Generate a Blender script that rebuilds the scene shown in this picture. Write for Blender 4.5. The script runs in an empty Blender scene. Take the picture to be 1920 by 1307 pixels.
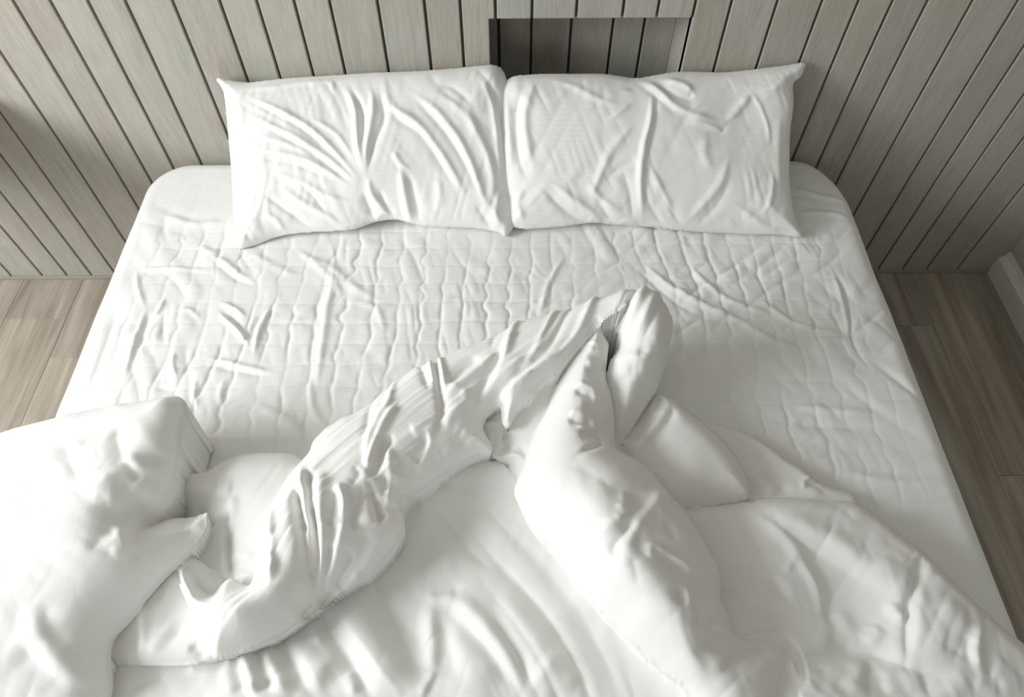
import bpy, bmesh, math, random
import numpy as np
from mathutils import Matrix, Vector
random.seed(4)
RNG = np.random.RandomState(11)
SC = bpy.context.scene
COL = SC.collection

# ---------------------------------------------------------------- camera
CAMZ = 1.834
F = 1322.547                       # focal length in pixels of the 1920x1307 frame
MC = np.array([[9.99957027e-01, -9.24737485e-03, -6.55429373e-04],
               [8.01130061e-03, 8.26388130e-01, 5.63043940e-01],
               [4.66503932e-03, 5.63024995e-01, -8.26426701e-01]])
cam_data = bpy.data.cameras.new('camera')
cam = bpy.data.objects.new('camera', cam_data)
COL.objects.link(cam)
cam_data.sensor_width = 36.0
cam_data.lens = F / 1920 * 36.0
cam_data.clip_start = 0.02
rot = Matrix([[MC[0][0], MC[1][0], -MC[2][0]],
              [MC[0][1], MC[1][1], -MC[2][1]],
              [MC[0][2], MC[1][2], -MC[2][2]]])
cam.matrix_world = Matrix.Translation((0, 0, CAMZ)) @ rot.to_4x4()
SC.camera = cam

# ---------------------------------------------------------------- light
world = bpy.data.worlds.new('daylight')
SC.world = world
world.use_nodes = True
bg = world.node_tree.nodes['Background']
bg.inputs[0].default_value = (0.88, 0.93, 1.0, 1)
bg.inputs[1].default_value = 1.3


def area(name, loc, target, sx, sy, power, col):
    d = bpy.data.lights.new(name, 'AREA')
    d.shape = 'RECTANGLE'
    d.size, d.size_y = sx, sy
    d.energy = power
    d.color = col
    o = bpy.data.objects.new(name, d)
    COL.objects.link(o)
    o.location = loc
    o.rotation_euler = (Vector(target) - Vector(loc)).to_track_quat('-Z', 'Y').to_euler()
    return o


area('window_daylight', (-2.80, 0.12, 1.85), (0.2, 0.75, 0.5), 1.5, 1.2, 86, (0.955, 0.985, 1.0))
area('rear_fill_light', (-1.2, -2.45, 1.55), (0.0, 0.9, 0.5), 1.6, 1.2, 12, (0.97, 0.99, 1.0))  # soft fill added from behind the camera; wall_front has no window
area('ceiling_fill_light', (0.0, 0.2, 2.52), (0.0, 0.2, 0.0), 1.6, 1.6, 2.5, (1.0, 0.985, 0.95))  # weak overhead fill added to lift the shade; no lamp hangs here
SC.view_settings.view_transform = 'Standard'
SC.view_settings.look = 'None'
SC.view_settings.exposure = 0.20
SC.view_settings.gamma = 1.0
SC.view_settings.use_curve_mapping = False
SC.cycles.max_bounces = 7
SC.cycles.diffuse_bounces = 5

# ---------------------------------------------------------------- helpers


def tag(o, label=None, cat=None, group=None, kind=None):
    if label: o['label'] = label
    if cat: o['category'] = cat
    if group: o['group'] = group
    if kind: o['kind'] = kind
    return o


def link(name, me, mat=None, parent=None):
    o = bpy.data.objects.new(name, me)
    if mat and not me.materials: me.materials.append(mat)
    COL.objects.link(o)
    if parent: o.parent = parent
    return o


def empty(name, loc=(0, 0, 0)):
    o = bpy.data.objects.new(name, None)
    o.empty_display_size = 0.1
    o.location = loc
    COL.objects.link(o)
    return o


def bm_mesh(name, bm, smooth=False):
    me = bpy.data.meshes.new(name)
    bmesh.ops.recalc_face_normals(bm, faces=bm.faces)
    bm.to_mesh(me)
    bm.free()
    if smooth:
        me.polygons.foreach_set('use_smooth', [True] * len(me.polygons))
    return me


def prism_mesh(name, poly, axis, a, b, bevel=0.0, seg=1):
    """extrude a 2D polygon along axis ('x','y','z') from a to b"""
    bm = bmesh.new()

    def P(p, t):
        if axis == 'y': return (p[0], t, p[1])
        if axis == 'x': return (t, p[0], p[1])
        return (p[0], p[1], t)
    v0 = [bm.verts.new(P(p, a)) for p in poly]
    v1 = [bm.verts.new(P(p, b)) for p in poly]
    bm.faces.new(v0)
    bm.faces.new(v1[::-1])
    n = len(poly)
    for i in range(n):
        bm.faces.new((v0[i], v0[(i + 1) % n], v1[(i + 1) % n], v1[i]))
    bmesh.ops.recalc_face_normals(bm, faces=bm.faces)
    if bevel > 0:
        bmesh.ops.bevel(bm, geom=list(bm.edges), offset=bevel, segments=seg, affect='EDGES', profile=0.5)
    return bm_mesh(name, bm)


def box_mesh(name, x0, x1, y0, y1, z0, z1, bevel=0.0, seg=1):
    return prism_mesh(name, [(x0, y0), (x1, y0), (x1, y1), (x0, y1)], 'z', z0, z1, bevel, seg)


def nt(name):
    m = bpy.data.materials.new(name)
    m.use_nodes = True
    t = m.node_tree
    b = t.nodes['Principled BSDF']

    def N(kind, **kw):
        n = t.nodes.new('ShaderNode' + kind)
        for k, v in kw.items(): setattr(n, k, v)
        return n

    def L(a, b_): t.links.new(a, b_)
    return m, t, b, N, L


def plain(name, col, rough=0.7, metal=0.0):
    m, t, b, N, L = nt(name)
    b.inputs['Base Color'].default_value = (*col, 1)
    b.inputs['Roughness'].default_value = rough
    b.inputs['Metallic'].default_value = metal
    no = N('TexNoise')
    no.inputs['Scale'].default_value = 60
    bu = N('Bump')
    bu.inputs['Strength'].default_value = 0.06
    bu.inputs['Distance'].default_value = 0.002
    L(no.outputs['Fac'], bu.inputs['Height'])
    L(bu.outputs[0], b.inputs['Normal'])
    return m


def fabric(name, col, stripes=0.0, bump=0.25):
    m, t, b, N, L = nt(name)
    b.inputs['Base Color'].default_value = (*col, 1)
    b.inputs['Roughness'].default_value = 0.85
    b.inputs['Sheen Weight'].default_value = 0.15
    tc = N('TexCoord')
    no = N('TexNoise')
    no.inputs['Scale'].default_value = 420
    no.inputs['Detail'].default_value = 3
    L(tc.outputs['Object'], no.inputs['Vector'])
    mp = N('Mapping')
    mp.inputs['Scale'].default_value = (14, 90, 90)
    n2 = N('TexNoise')
    n2.inputs['Scale'].default_value = 6
    n2.inputs['Detail'].default_value = 2
    L(tc.outputs['Object'], mp.inputs[0])
    L(mp.outputs[0], n2.inputs['Vector'])
    ad = N('Math', operation='ADD')
    L(no.outputs['Fac'], ad.inputs[0])
    L(n2.outputs['Fac'], ad.inputs[1])
    out = ad
    if stripes > 0:
        w = N('TexWave', wave_type='BANDS', bands_direction='Z')
        w.inputs['Scale'].default_value = 42
        w.inputs['Distortion'].default_value = 0.6
        L(tc.outputs['Object'], w.inputs['Vector'])
        mu = N('Math', operation='MULTIPLY_ADD')
        mu.inputs[1].default_value = stripes
        L(w.outputs['Fac'], mu.inputs[0])
        L(ad.outputs[0], mu.inputs[2])
        out = mu
    bu = N('Bump')
    bu.inputs['Strength'].default_value = bump
    bu.inputs['Distance'].default_value = 0.0006
    L(out.outputs[0], bu.inputs['Height'])
    L(bu.outputs[0], b.inputs['Normal'])
    return m


def wood(name, cols, axis, grain=(1, 1, 1), rough=0.55, var=0.10, streak=0.5, warm=None):
    """long grain along axis; every object gets its own shift and tone"""
    m, t, b, N, L = nt(name)
    tc = N('TexCoord')
    oi = N('ObjectInfo')
    sc = N('VectorMath', operation='SCALE')
    cx = N('CombineXYZ')
    L(oi.outputs['Random'], cx.inputs[0])
    L(oi.outputs['Random'], cx.inputs[1])
    L(oi.outputs['Random'], cx.inputs[2])
    L(cx.outputs[0], sc.inputs[0])
    sc.inputs['Scale'].default_value = 37.0
    av = N('VectorMath', operation='ADD')
    L(tc.outputs['Object'], av.inputs[0])
    L(sc.outputs[0], av.inputs[1])
    mp = N('Mapping')
    s = [1.0, 1.0, 1.0]
    s['xyz'.index(axis)] = 0.06
    mp.inputs['Scale'].default_value = s
    L(av.outputs[0], mp.inputs[0])
    fine = N('TexNoise')
    fine.inputs['Scale'].default_value = 230 * grain[0]
    fine.inputs['Detail'].default_value = 4
    L(mp.outputs[0], fine.inputs['Vector'])
    broad = N('TexNoise')
    broad.inputs['Scale'].default_value = 20 * grain[1]
    broad.inputs['Detail'].default_value = 5
    broad.inputs['Distortion'].default_value = 1.2
    L(mp.outputs[0], broad.inputs['Vector'])
    mix = N('Math', operation='MULTIPLY_ADD')
    L(broad.outputs['Fac'], mix.inputs[0])
    mix.inputs[1].default_value = streak
    f2 = N('Math', operation='MULTIPLY')
    L(fine.outputs['Fac'], f2.inputs[0])
    f2.inputs[1].default_value = 1 - streak
    L(f2.outputs[0], mix.inputs[2])
    ramp = N('ValToRGB')
    cr = ramp.color_ramp
    cr.elements[0].position = 0.30
    cr.elements[0].color = (*cols[0], 1)
    cr.elements[1].position = 0.68
    cr.elements[1].color = (*cols[-1], 1)
    for i, c in enumerate(cols[1:-1]):
        e = cr.elements.new(0.30 + 0.38 * (i + 1) / (len(cols) - 1))
        e.color = (*c, 1)
    L(mix.outputs[0], ramp.inputs[0])
    hsv = N('HueSaturation')
    mr = N('MapRange')
    mr.inputs['To Min'].default_value = 1 - var
    mr.inputs['To Max'].default_value = 1 + var
    L(oi.outputs['Random'], mr.inputs['Value'])
    L(mr.outputs[0], hsv.inputs['Value'])
    col_out = ramp.outputs[0]
    if warm:
        n3 = N('TexNoise')
        n3.inputs['Scale'].default_value = 5
        L(av.outputs[0], n3.inputs['Vector'])
        r3 = N('ValToRGB')
        r3.color_ramp.elements[0].position = 0.45
        r3.color_ramp.elements[0].color = (1, 1, 1, 1)
        r3.color_ramp.elements[1].position = 0.65
        r3.color_ramp.elements[1].color = (*warm, 1)
        L(n3.outputs['Fac'], r3.inputs[0])
        mm = N('MixRGB', blend_type='MULTIPLY')
        mm.inputs[0].default_value = 1
        L(col_out, mm.inputs[1])
        L(r3.outputs[0], mm.inputs[2])
        col_out = mm.outputs[0]
    L(col_out, hsv.inputs['Color'])
    L(hsv.outputs[0], b.inputs['Base Color'])
    b.inputs['Roughness'].default_value = rough
    bu = N('Bump')
    bu.inputs['Strength'].default_value = 0.35
    bu.inputs['Distance'].default_value = 0.0008
    L(fine.outputs['Fac'], bu.inputs['Height'])
    L(bu.outputs[0], b.inputs['Normal'])
    return m


M_PANEL = wood('grey_oak_panel', [(0.335, 0.325, 0.28), (0.405, 0.392, 0.345), (0.47, 0.455, 0.405)], 'z', (1.2, 1.0, 1), 0.6, 0.07, 0.34, (1.0, 0.94, 0.92))
M_FLOOR = wood('laminate_floor', [(0.20, 0.165, 0.125), (0.34, 0.295, 0.24), (0.47, 0.42, 0.35)], 'y', (0.5, 0.9, 1), 0.42, 0.10, 0.75)
M_GROOVE = plain('groove_shadow_board', (0.10, 0.10, 0.085), 0.9)
M_WALL = plain('white_paint', (0.42, 0.41, 0.385), 0.8)
M_TRIMGREY = plain('grey_trim', (0.33, 0.30, 0.26), 0.6)
M_SHEET = fabric('white_cotton_sheet', (0.83, 0.83, 0.812))
M_DUVET = fabric('white_duvet_linen', (0.83, 0.825, 0.803), bump=0.3)
M_PILLOW = fabric('white_pillow_cotton', (0.84, 0.84, 0.82), stripes=0.5, bump=0.35)
M_BEDBASE = plain('bed_base_cloth', (0.45, 0.43, 0.40), 0.9)
M_MATTRESS = fabric('mattress_ticking', (0.75, 0.74, 0.70))
M_LEG = plain('dark_leg_wood', (0.06, 0.045, 0.035), 0.5)
M_METAL = plain('brushed_metal', (0.25, 0.24, 0.22), 0.4, 0.8)

# ---------------------------------------------------------------- the room
WY = 1.55                 # front face of the headboard wall
XL, XR = -2.95, 1.65
YB = -2.7
ZC = 2.6
floor = link('floor', box_mesh('floor', XL - .1, XR + .1, YB - .1, WY + .25, -0.06, -0.012), M_GROOVE)
tag(floor, kind='structure')
fw = 0.2
x = 1.367 - 21 * fw
col_i = 0
ends = {0: 1.325, 1: 0.806, -14: 1.382, -15: 1.09}
while x < XR:
    k = round((x - 1.167) / fw)
    base = ends.get(k, None)
    if base is None: base = 1.55 - ((k * 0.437) % 1.2)
    y1 = base
    while y1 < WY: y1 += 1.2
    xa, xb = max(x, XL), min(x + fw, XR)
    while y1 > YB:
        y0 = y1 - 1.2
        ya, yb = max(y0, YB), min(y1, WY)
        if yb - ya > 0.02 and xb - xa > 0.02:
            me = box_mesh('plank', xa + .0004, xb - .0004, ya + .0004, yb - .0004, -0.012, 0.0, 0.0008)
            link('plank', me, M_FLOOR, floor)
        y1 = y0
    x += fw

wall = link('wall_back', box_mesh('wall_back', XL, XR, WY + 0.170, WY + 0.24, 0, ZC), M_WALL)
tag(wall, kind='structure')
NX0, NX1, NZ0, NZ1, ND = -0.040, 0.434, 0.60, 0.914, 0.15
# dark backing behind the grooves, with the niche left open
for (a, b_, c, d) in ((XL, NX0, 0, ZC), (NX1, XR, 0, ZC), (NX0, NX1, 0, NZ0), (NX0, NX1, NZ1, ZC)):
    link('backing_board', box_mesh('backing_board', a, b_, WY + .011, WY + .03, c, d), M_GROOVE, wall)
gap = 0.0033
edges = [-1.109, -1.026, -.942, -.858, -.752, -.646, -.563, -.479, -.399, -.291, -.185, -.104, -.024, .06, .162, .269, .349, .432, .514, .618, .72, .803, .881, .961, 1.064, 1.168]
back = [.104, .104, .082, .082, .083]          # widths repeat: two wide, three narrow
i = 0
while edges[0] > XL:
    edges.insert(0, edges[0] - back[i % 5])
    i += 1
fwd = [.082, .082, .082, .104, .104]
i = 0
while edges[-1] < XR + .05:
    edges.append(edges[-1] + fwd[i % 5])
    i += 1
edges = [e for e in edges if e < 1.6] + [XR + .004]
for a, b_ in zip(edges[:-1], edges[1:]):
    x0, x1 = max(a + gap, XL), min(b_ - gap, XR)
    if x1 - x0 < 0.01: continue
    zb_, zt = 0.014, ZC
    if abs(b_ - (-0.024)) < 0.02:       # the plank notched by the niche
        poly = [(x0, zb_), (NX0, zb_), (NX0, NZ1), (x1, NZ1), (x1, zt), (x0, zt)]
        link('plank', prism_mesh('plank', poly, 'y', WY, WY + .014, .0016), M_PANEL, wall)
    elif x0 > -0.03 and x1 < 0.44:
        link('plank', prism_mesh('plank', [(x0, NZ1), (x1, NZ1), (x1, zt), (x0, zt)], 'y', WY, WY + .014, .0016), M_PANEL, wall)
        link('plank', prism_mesh('plank', [(x0, zb_), (x1, zb_), (x1, NZ0), (x0, NZ0)], 'y', WY, WY + .014, .0016), M_PANEL, wall)
        link('niche_back_plank', prism_mesh('niche_back_plank', [(x0 + .005, NZ0), (x1 + .005, NZ0), (x1 + .005, NZ1), (x0 + .005, NZ1)], 'y', WY + ND, WY + ND + .010, .0016), M_PANEL, wall)
    else:
        link('plank', prism_mesh('plank', [(x0, zb_), (x1, zb_), (x1, zt), (x0, zt)], 'y', WY, WY + .014, .0016), M_PANEL, wall)
link('niche_back_plank', box_mesh('niche_back_plank', NX0, -0.0235, WY + ND, WY + ND + .01, NZ0, NZ1, .001), M_PANEL, wall)
link('niche_backing', box_mesh('niche_backing', NX0 - .02, NX1 + .02, WY + ND + .011, WY + ND + .019, NZ0 - .02, NZ1 + .02), M_GROOVE, wall)
link('niche_side', box_mesh('niche_side', NX0 - .010, NX0, WY + .0145, WY + ND + .010, NZ0, NZ1, .0005), M_PANEL, wall)
link('niche_side', box_mesh('niche_side', NX1, NX1 + .010, WY + .001, WY + ND + .010, NZ0, NZ1, .0005), M_PANEL, wall)
link('niche_shelf', box_mesh('niche_shelf', NX0, NX1, WY + .0, WY + ND + .01, NZ0 - .012, NZ0, .0008), M_PANEL, wall)
link('niche_top', box_mesh('niche_top', NX0, NX1, WY + .0145, WY + ND + .01, NZ1, NZ1 + .012, .0005), M_PANEL, wall)
tag(link('trim_1', box_mesh('trim_1', XL, XR - .024, WY - .006, WY + .012, 0.0, 0.0135, .001), M_TRIMGREY), kind='structure')

wr = link('wall_right', box_mesh('wall_right', XR, XR + .12, YB, WY + .24, 0, ZC), M_WALL)
tag(wr, kind='structure')
prof = [(XR - .024, 0), (XR, 0), (XR, 0.10), (XR - .006, 0.10), (XR - .010, 0.088), (XR - .016, 0.080), (XR - .020, 0.074), (XR - .024, 0.070)]
bbm = prism_mesh('baseboard_right', prof, 'y', YB, WY - .001)
tag(link('baseboard_right', bbm, plain('white_gloss_trim', (0.74, 0.73, 0.70), 0.35)), kind='structure')

# left wall with its window, rear wall and ceiling
# unseen shelf added beyond the left edge to cast a shadow on the planks
sh = empty('shadow_shelf', (-1.66, WY - .006, .70))
tag(sh, 'unseen grey wood shelf added to cast a shadow on the plank wall', 'shelf')


def local(me, o):
    me.transform(Matrix.Translation(-Vector(o.location)))
    return me


link('shadow_shelf_board', local(box_mesh('shadow_shelf_board', -1.80, -1.33, WY - .46, WY - .001, .69, .735, .003), sh), M_PANEL, sh)
link('bracket', local(prism_mesh('bracket', [(WY - .25, .68), (WY - .001, .54), (WY - .001, .69), (WY - .25, .69)], 'x', -1.72, -1.705, .001), sh), M_METAL, sh)
link('bracket', local(prism_mesh('bracket', [(WY - .25, .68), (WY - .001, .54), (WY - .001, .69), (WY - .25, .69)], 'x', -1.435, -1.42, .001), sh), M_METAL, sh)

wl = empty('wall_left', (0, 0, 0))
tag(wl, kind='structure')
W0, W1, H0, H1 = -0.85, 0.95, 1.1, 2.5
for (a, b_, c, d) in ((YB, W0, 0, ZC), (W1, WY + .24, 0, ZC), (W0, W1, 0, H0), (W0, W1, H1, ZC)):
    link('wall_panel', box_mesh('wall_panel', XL - .12, XL, a, b_, c, d), M_WALL, wl)
wi = empty('window_1', (XL - .06, (W0 + W1) / 2, H0))
tag(wi, kind='structure')

M_FRAME = plain('window_frame_white', (0.75, 0.75, 0.74), 0.4)
for (a, b_, c, d) in ((W0, W0 + .05, H0, H1), (W1 - .05, W1, H0, H1), (W0 + .05, W1 - .05, H0, H0 + .05), (W0 + .05, W1 - .05, H1 - .05, H1), (0.03, 0.07, H0 + .05, H1 - .05)):
    link('window_frame', local(box_mesh('window_frame', XL - .08, XL - .03, a, b_, c, d, .004), wi), M_FRAME, wi)
gm, t_, b__, N_, L_ = nt('window_glass')
b__.inputs['Transmission Weight'].default_value = 1
b__.inputs['Roughness'].default_value = 0
b__.inputs['IOR'].default_value = 1.45
for (a, b_) in ((W0 + .05, .03), (.07, W1 - .05)):
    link('pane', local(box_mesh('pane', XL - .058, XL - .052, a, b_, H0 + .05, H1 - .05), wi), gm, wi)
tag(link('wall_front', box_mesh('wall_front', XL, XR, YB - .12, YB, 0, ZC), M_WALL), kind='structure')
tag(link('ceiling', box_mesh('ceiling', XL, XR, YB, WY + .24, ZC, ZC + .1), M_WALL), kind='structure')

# ================================================================ cloth toolkit
ORG = np.array([0, 0, CAMZ])


def ray(px, py):
    return MC.T @ np.array([(px - 960) / F, -(py - 653.5) / F, 1.0])


def project(P):
    c = (P - ORG) @ MC.T
    return np.stack([960 + F * c[..., 0] / c[..., 2], 653.5 - F * c[..., 1] / c[..., 2]], -1)


def catmull(P, n=6, closed=False):
    P = np.asarray(P, float)
    m = len(P)
    if m < 3 and not closed:
        t = np.linspace(0, 1, n + 1)[:, None]
        return P[0] * (1 - t) + P[-1] * t
    out = []
    rng = range(m) if closed else range(m - 1)
    for i in rng:
        if closed:
            p0, p1, p2, p3 = P[(i - 1) % m], P[i], P[(i + 1) % m], P[(i + 2) % m]
        else:
            p0, p1, p2, p3 = P[max(i - 1, 0)], P[i], P[i + 1], P[min(i + 2, m - 1)]
        for k in range(n):
            t = k / n
            out.append(0.5 * ((2 * p1) + (p2 - p0) * t + (2 * p0 - 5 * p1 + 4 * p2 - p3) * t * t + (3 * p1 - p0 - 3 * p2 + p3) * t ** 3))
    if not closed: out.append(P[-1])
    return np.array(out)


def vnoise(U, V, sx, sy, seed, ang=0.0):
    """smooth value noise, cell sizes sx, sy (metres), rotated by ang"""
    r = np.random.RandomState(seed)
    tab = r.rand(256, 256) * 2 - 1
    c, s = math.cos(ang), math.sin(ang)
    X = (U * c + V * s) / sx + 61.3
    Y = (-U * s + V * c) / sy + 47.7
    xi, yi = np.floor(X).astype(int), np.floor(Y).astype(int)
    fx, fy = X - xi, Y - yi
    fx = fx * fx * fx * (fx * (fx * 6 - 15) + 10)
    fy = fy * fy * fy * (fy * (fy * 6 - 15) + 10)
    g = lambda a, b: tab[a & 255, b & 255]
    return (g(xi, yi) * (1 - fx) + g(xi + 1, yi) * fx) * (1 - fy) + (g(xi, yi + 1) * (1 - fx) + g(xi + 1, yi + 1) * fx) * fy


def ridged(U, V, sx, sy, seed, ang=0.0, warp=0.3):
    w = vnoise(U, V, max(sx, sy) * 1.5, max(sx, sy) * 1.5, seed + 91)
    n = vnoise(U + w * sx * warp * 2, V + w * sy * warp, sx, sy, seed, ang)
    n2 = vnoise(U, V, max(sx, sy) * 2, max(sx, sy) * 2, seed + 7)
    return np.sqrt(n * n + 0.01) * (0.5 + 0.5 * np.clip(n2 * 2 + .5, 0, 1))


def smoothstep(x, a, b):
    t = np.clip((x - a) / (b - a), 0, 1)
    return t * t * (3 - 2 * t)


class Field:
    """height field over a plane: origin O, in-plane axes e1 e2, normal n"""

    def __init__(self, O, e1, e2, u, v):
        self.O = np.array(O, float)
        self.e1 = np.array(e1, float) / np.linalg.norm(e1)
        self.e2 = np.array(e2, float) / np.linalg.norm(e2)
        self.n = np.cross(self.e1, self.e2)
        self.u, self.v = np.asarray(u), np.asarray(v)
        self.U, self.V = np.meshgrid(self.u, self.v)
        self.H = np.zeros_like(self.U)
        self.ID = np.zeros(self.U.shape, int)
        self.D = np.full(self.U.shape, 9.0)
        self.SD = np.full(self.U.shape, 9.0)
        self.SX = np.zeros(self.U.shape)
        self.SY = np.zeros(self.U.shape)
        self.RX = np.zeros(self.U.shape)
        self.RY = np.zeros(self.U.shape)

    def uv(self, px, py, h):
        d = ray(px, py)
        t = (h - (ORG - self.O) @ self.n) / (d @ self.n)
        P = ORG + d * t - self.O
        return np.array([P @ self.e1, P @ self.e2])

    def look(self, p):
        i = np.clip(np.searchsorted(self.u, p[0]), 0, len(self.u) - 1)
        j = np.clip(np.searchsorted(self.v, p[1]), 0, len(self.v) - 1)
        return self.H[j, i]

    def on(self, px, py, h0=0.05):
        h = h0
        for k in range(7):
            p = self.uv(px, py, h)
            h = 0.5 * h + 0.5 * self.look(p)
        return self.uv(px, py, h)

    def pt(self, q):
        if q[0] == 'w': return np.array([q[1], q[2]]), q[3]
        return self.uv(q[0], q[1], q[2]), q[2]

    def window(self, P, m):
        i0 = np.searchsorted(self.u, P[:, 0].min() - m)
        i1 = np.searchsorted(self.u, P[:, 0].max() + m)
        j0 = np.searchsorted(self.v, P[:, 1].min() - m)
        j1 = np.searchsorted(self.v, P[:, 1].max() + m)
        return slice(j0, j1), slice(i0, i1)

    def layer(self, ident, outline, inner=(), R=0.05, drop=0.05, groove=0.004, power=2.0, edge=0.45, sm=5, lift=0.0):
        up = lambda q: (*q[:-1], q[-1] + lift)
        o = [self.pt(up(q)) for q in outline]
        P = np.array([a for a, h in o])
        PH = np.array([h for a, h in o]) + edge * drop
        I = [self.pt(up(q)) for q in inner]
        CP = np.array(list(P) + [a for a, h in I])
        CH = np.array(list(PH) + [h for a, h in I])
        # thin plate spline
        n = len(CP)
        d2 = ((CP[:, None] - CP[None]) ** 2).sum(-1)
        K = d2 * np.log(d2 + 1e-9) * .5 + np.eye(n) * 2e-4
        A = np.zeros((n + 3, n + 3))
        A[:n, :n] = K
        A[:n, n] = 1
        A[:n, n + 1:] = CP
        A[n:, :n] = A[:n, n:].T
        co = np.linalg.solve(A, np.r_[CH, 0, 0, 0])
        C = catmull(P, sm, True) if sm > 1 else P
        sj, si = self.window(C, 0.004)
        U, V = self.U[sj, si], self.V[sj, si]
        if U.size == 0: return
        # coarse evaluation of the spline, then bilinear upsampling
        cu = np.linspace(U.min(), U.max(), 90)
        cv = np.linspace(V.min(), V.max(), 90)
        CU, CV = np.meshgrid(cu, cv)
        Z = co[n] + co[n + 1] * CU + co[n + 2] * CV
        for k in range(n):
            r2 = (CU - CP[k, 0]) ** 2 + (CV - CP[k, 1]) ** 2
            Z += co[k] * r2 * np.log(r2 + 1e-9) * .5
        a = (U[0] - cu[0]) / (cu[1] - cu[0])
        b = (V[:, 0] - cv[0]) / (cv[1] - cv[0])
        ai, bi = np.clip(a.astype(int), 0, 88), np.clip(b.astype(int), 0, 88)
        af, bf = (a - ai)[None], (b - bi)[:, None]
        Zs = (Z[np.ix_(bi, ai)] * (1 - af) + Z[np.ix_(bi, ai + 1)] * af) * (1 - bf) + (Z[np.ix_(bi + 1, ai)] * (1 - af) + Z[np.ix_(bi + 1, ai + 1)] * af) * bf
        inside = np.zeros(U.shape, bool)
        Dm = np.full(U.shape, 1e3)
        Gx, Gy = np.zeros(U.shape), np.zeros(U.shape)
        m = len(C)
        for k in range(m):
            p, q = C[k], C[(k + 1) % m]
            if p[1] != q[1]:
                cond = (p[1] > V[:, 0]) != (q[1] > V[:, 0])
                rows = np.nonzero(cond)[0]
                if len(rows):
                    xi = (q[0] - p[0]) * (V[rows, 0] - p[1]) / (q[1] - p[1]) + p[0]
                    inside[rows] ^= (U[rows] < xi[:, None])
            w = R * 1.3
            i0, i1 = np.searchsorted(U[0], min(p[0], q[0]) - w), np.searchsorted(U[0], max(p[0], q[0]) + w)
            j0, j1 = np.searchsorted(V[:, 0], min(p[1], q[1]) - w), np.searchsorted(V[:, 0], max(p[1], q[1]) + w)
            if i1 <= i0 or j1 <= j0: continue
            uu, vv = U[j0:j1, i0:i1], V[j0:j1, i0:i1]
            e = q - p
            t = np.clip(((uu - p[0]) * e[0] + (vv - p[1]) * e[1]) / (e @ e + 1e-12), 0, 1)
            dx, dy = uu - p[0] - t * e[0], vv - p[1] - t * e[1]
            dd = np.hypot(dx, dy)
            near = dd < Dm[j0:j1, i0:i1]
            Gx[j0:j1, i0:i1] = np.where(near, -dx, Gx[j0:j1, i0:i1])
            Gy[j0:j1, i0:i1] = np.where(near, -dy, Gy[j0:j1, i0:i1])
            Dm[j0:j1, i0:i1] = np.minimum(Dm[j0:j1, i0:i1], dd)
        tt = np.clip(np.maximum(Dm, .0038) / R, 0, 1)      # even height all along the rim
        g = (1 - (1 - tt) ** power) ** (1 / power)
        Zs = Zs - drop * (1 - g)
        Hs = self.H[sj, si].copy()
        new = np.where(Hs > Zs, np.maximum(Zs, Hs - groove), Zs)
        self.H[sj, si] = np.where(inside, new, Hs)
        own = inside & (Zs > Hs - groove * 3)
        self.ID[sj, si] = np.where(own, ident, self.ID[sj, si])
        self.D[sj, si] = np.where(inside, Dm, self.D[sj, si])
        # remember which way a rim lies, so the cloth below can run in under it
        sd = self.SD[sj, si]
        cand = ~inside & (Dm < .03) & (Dm < sd)
        dn = np.maximum(Dm, 1e-6)
        self.SX[sj, si] = np.where(own, 0, np.where(cand, Gx / dn, self.SX[sj, si]))
        self.SY[sj, si] = np.where(own, 0, np.where(cand, Gy / dn, self.SY[sj, si]))
        c = own & (Dm < .0045)
        self.RX[sj, si] = np.where(own, Gx * c, self.RX[sj, si])
        self.RY[sj, si] = np.where(own, Gy * c, self.RY[sj, si])
        self.SD[sj, si] = np.where(own, 9.0, np.where(cand, Dm, sd))

    def stroke(self, pts, w, a, ident=None, tr=None, h0=0.06, taper=0.30, px=True):
        """ridge (a>0) or valley (a<0) along a line; w = width or (left width, right width)"""
        if isinstance(w, (int, float)): w = (w, w)
        if tr: pts = [(tr[1] + x / tr[0], tr[2] + y / tr[0]) for x, y in pts]
        P = np.array([self.on(x, y, h0) for x, y in pts]) if px else np.array(pts, float)
        C = catmull(P, 5)
        m = max(w) * 2.6
        sj, si = self.window(C, m)
        U, V = self.U[sj, si], self.V[sj, si]
        if U.size == 0: return
        B = np.full(U.shape, 1e3)
        S = np.zeros(U.shape)
        T = np.zeros(U.shape)
        seg = np.linalg.norm(np.diff(C, axis=0), axis=1)
        L = np.r_[0, np.cumsum(seg)]
        for k in range(len(C) - 1):
            p, q = C[k], C[k + 1]
            e = q - p
            l2 = e @ e + 1e-12
            t = np.clip(((U - p[0]) * e[0] + (V - p[1]) * e[1]) / l2, 0, 1)
            dx, dy = U - p[0] - t * e[0], V - p[1] - t * e[1]
            dd = np.hypot(dx, dy)
            up = dd < B
            B = np.where(up, dd, B)
            S = np.where(up, e[0] * dy - e[1] * dx, S)
            T = np.where(up, (L[k] + t * seg[k]) / L[-1], T)
        ww = np.where(S > 0, w[0], w[1])
        tap = np.clip(T / taper, 0, 1) * np.clip((1 - T) / taper, 0, 1)
        tap = tap * tap * (3 - 2 * tap)
        tap = 0.06 + 0.94 * tap
        wl = ww * (0.55 + 0.45 * tap)
        g = a * np.exp(-(B / wl) ** (2 if a > 0 else 1.35)) * tap
        if ident is not None:
            g = g * (self.ID[sj, si] == ident) if np.isscalar(ident) else g * np.isin(self.ID[sj, si], ident)
        self.H[sj, si] += g

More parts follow.
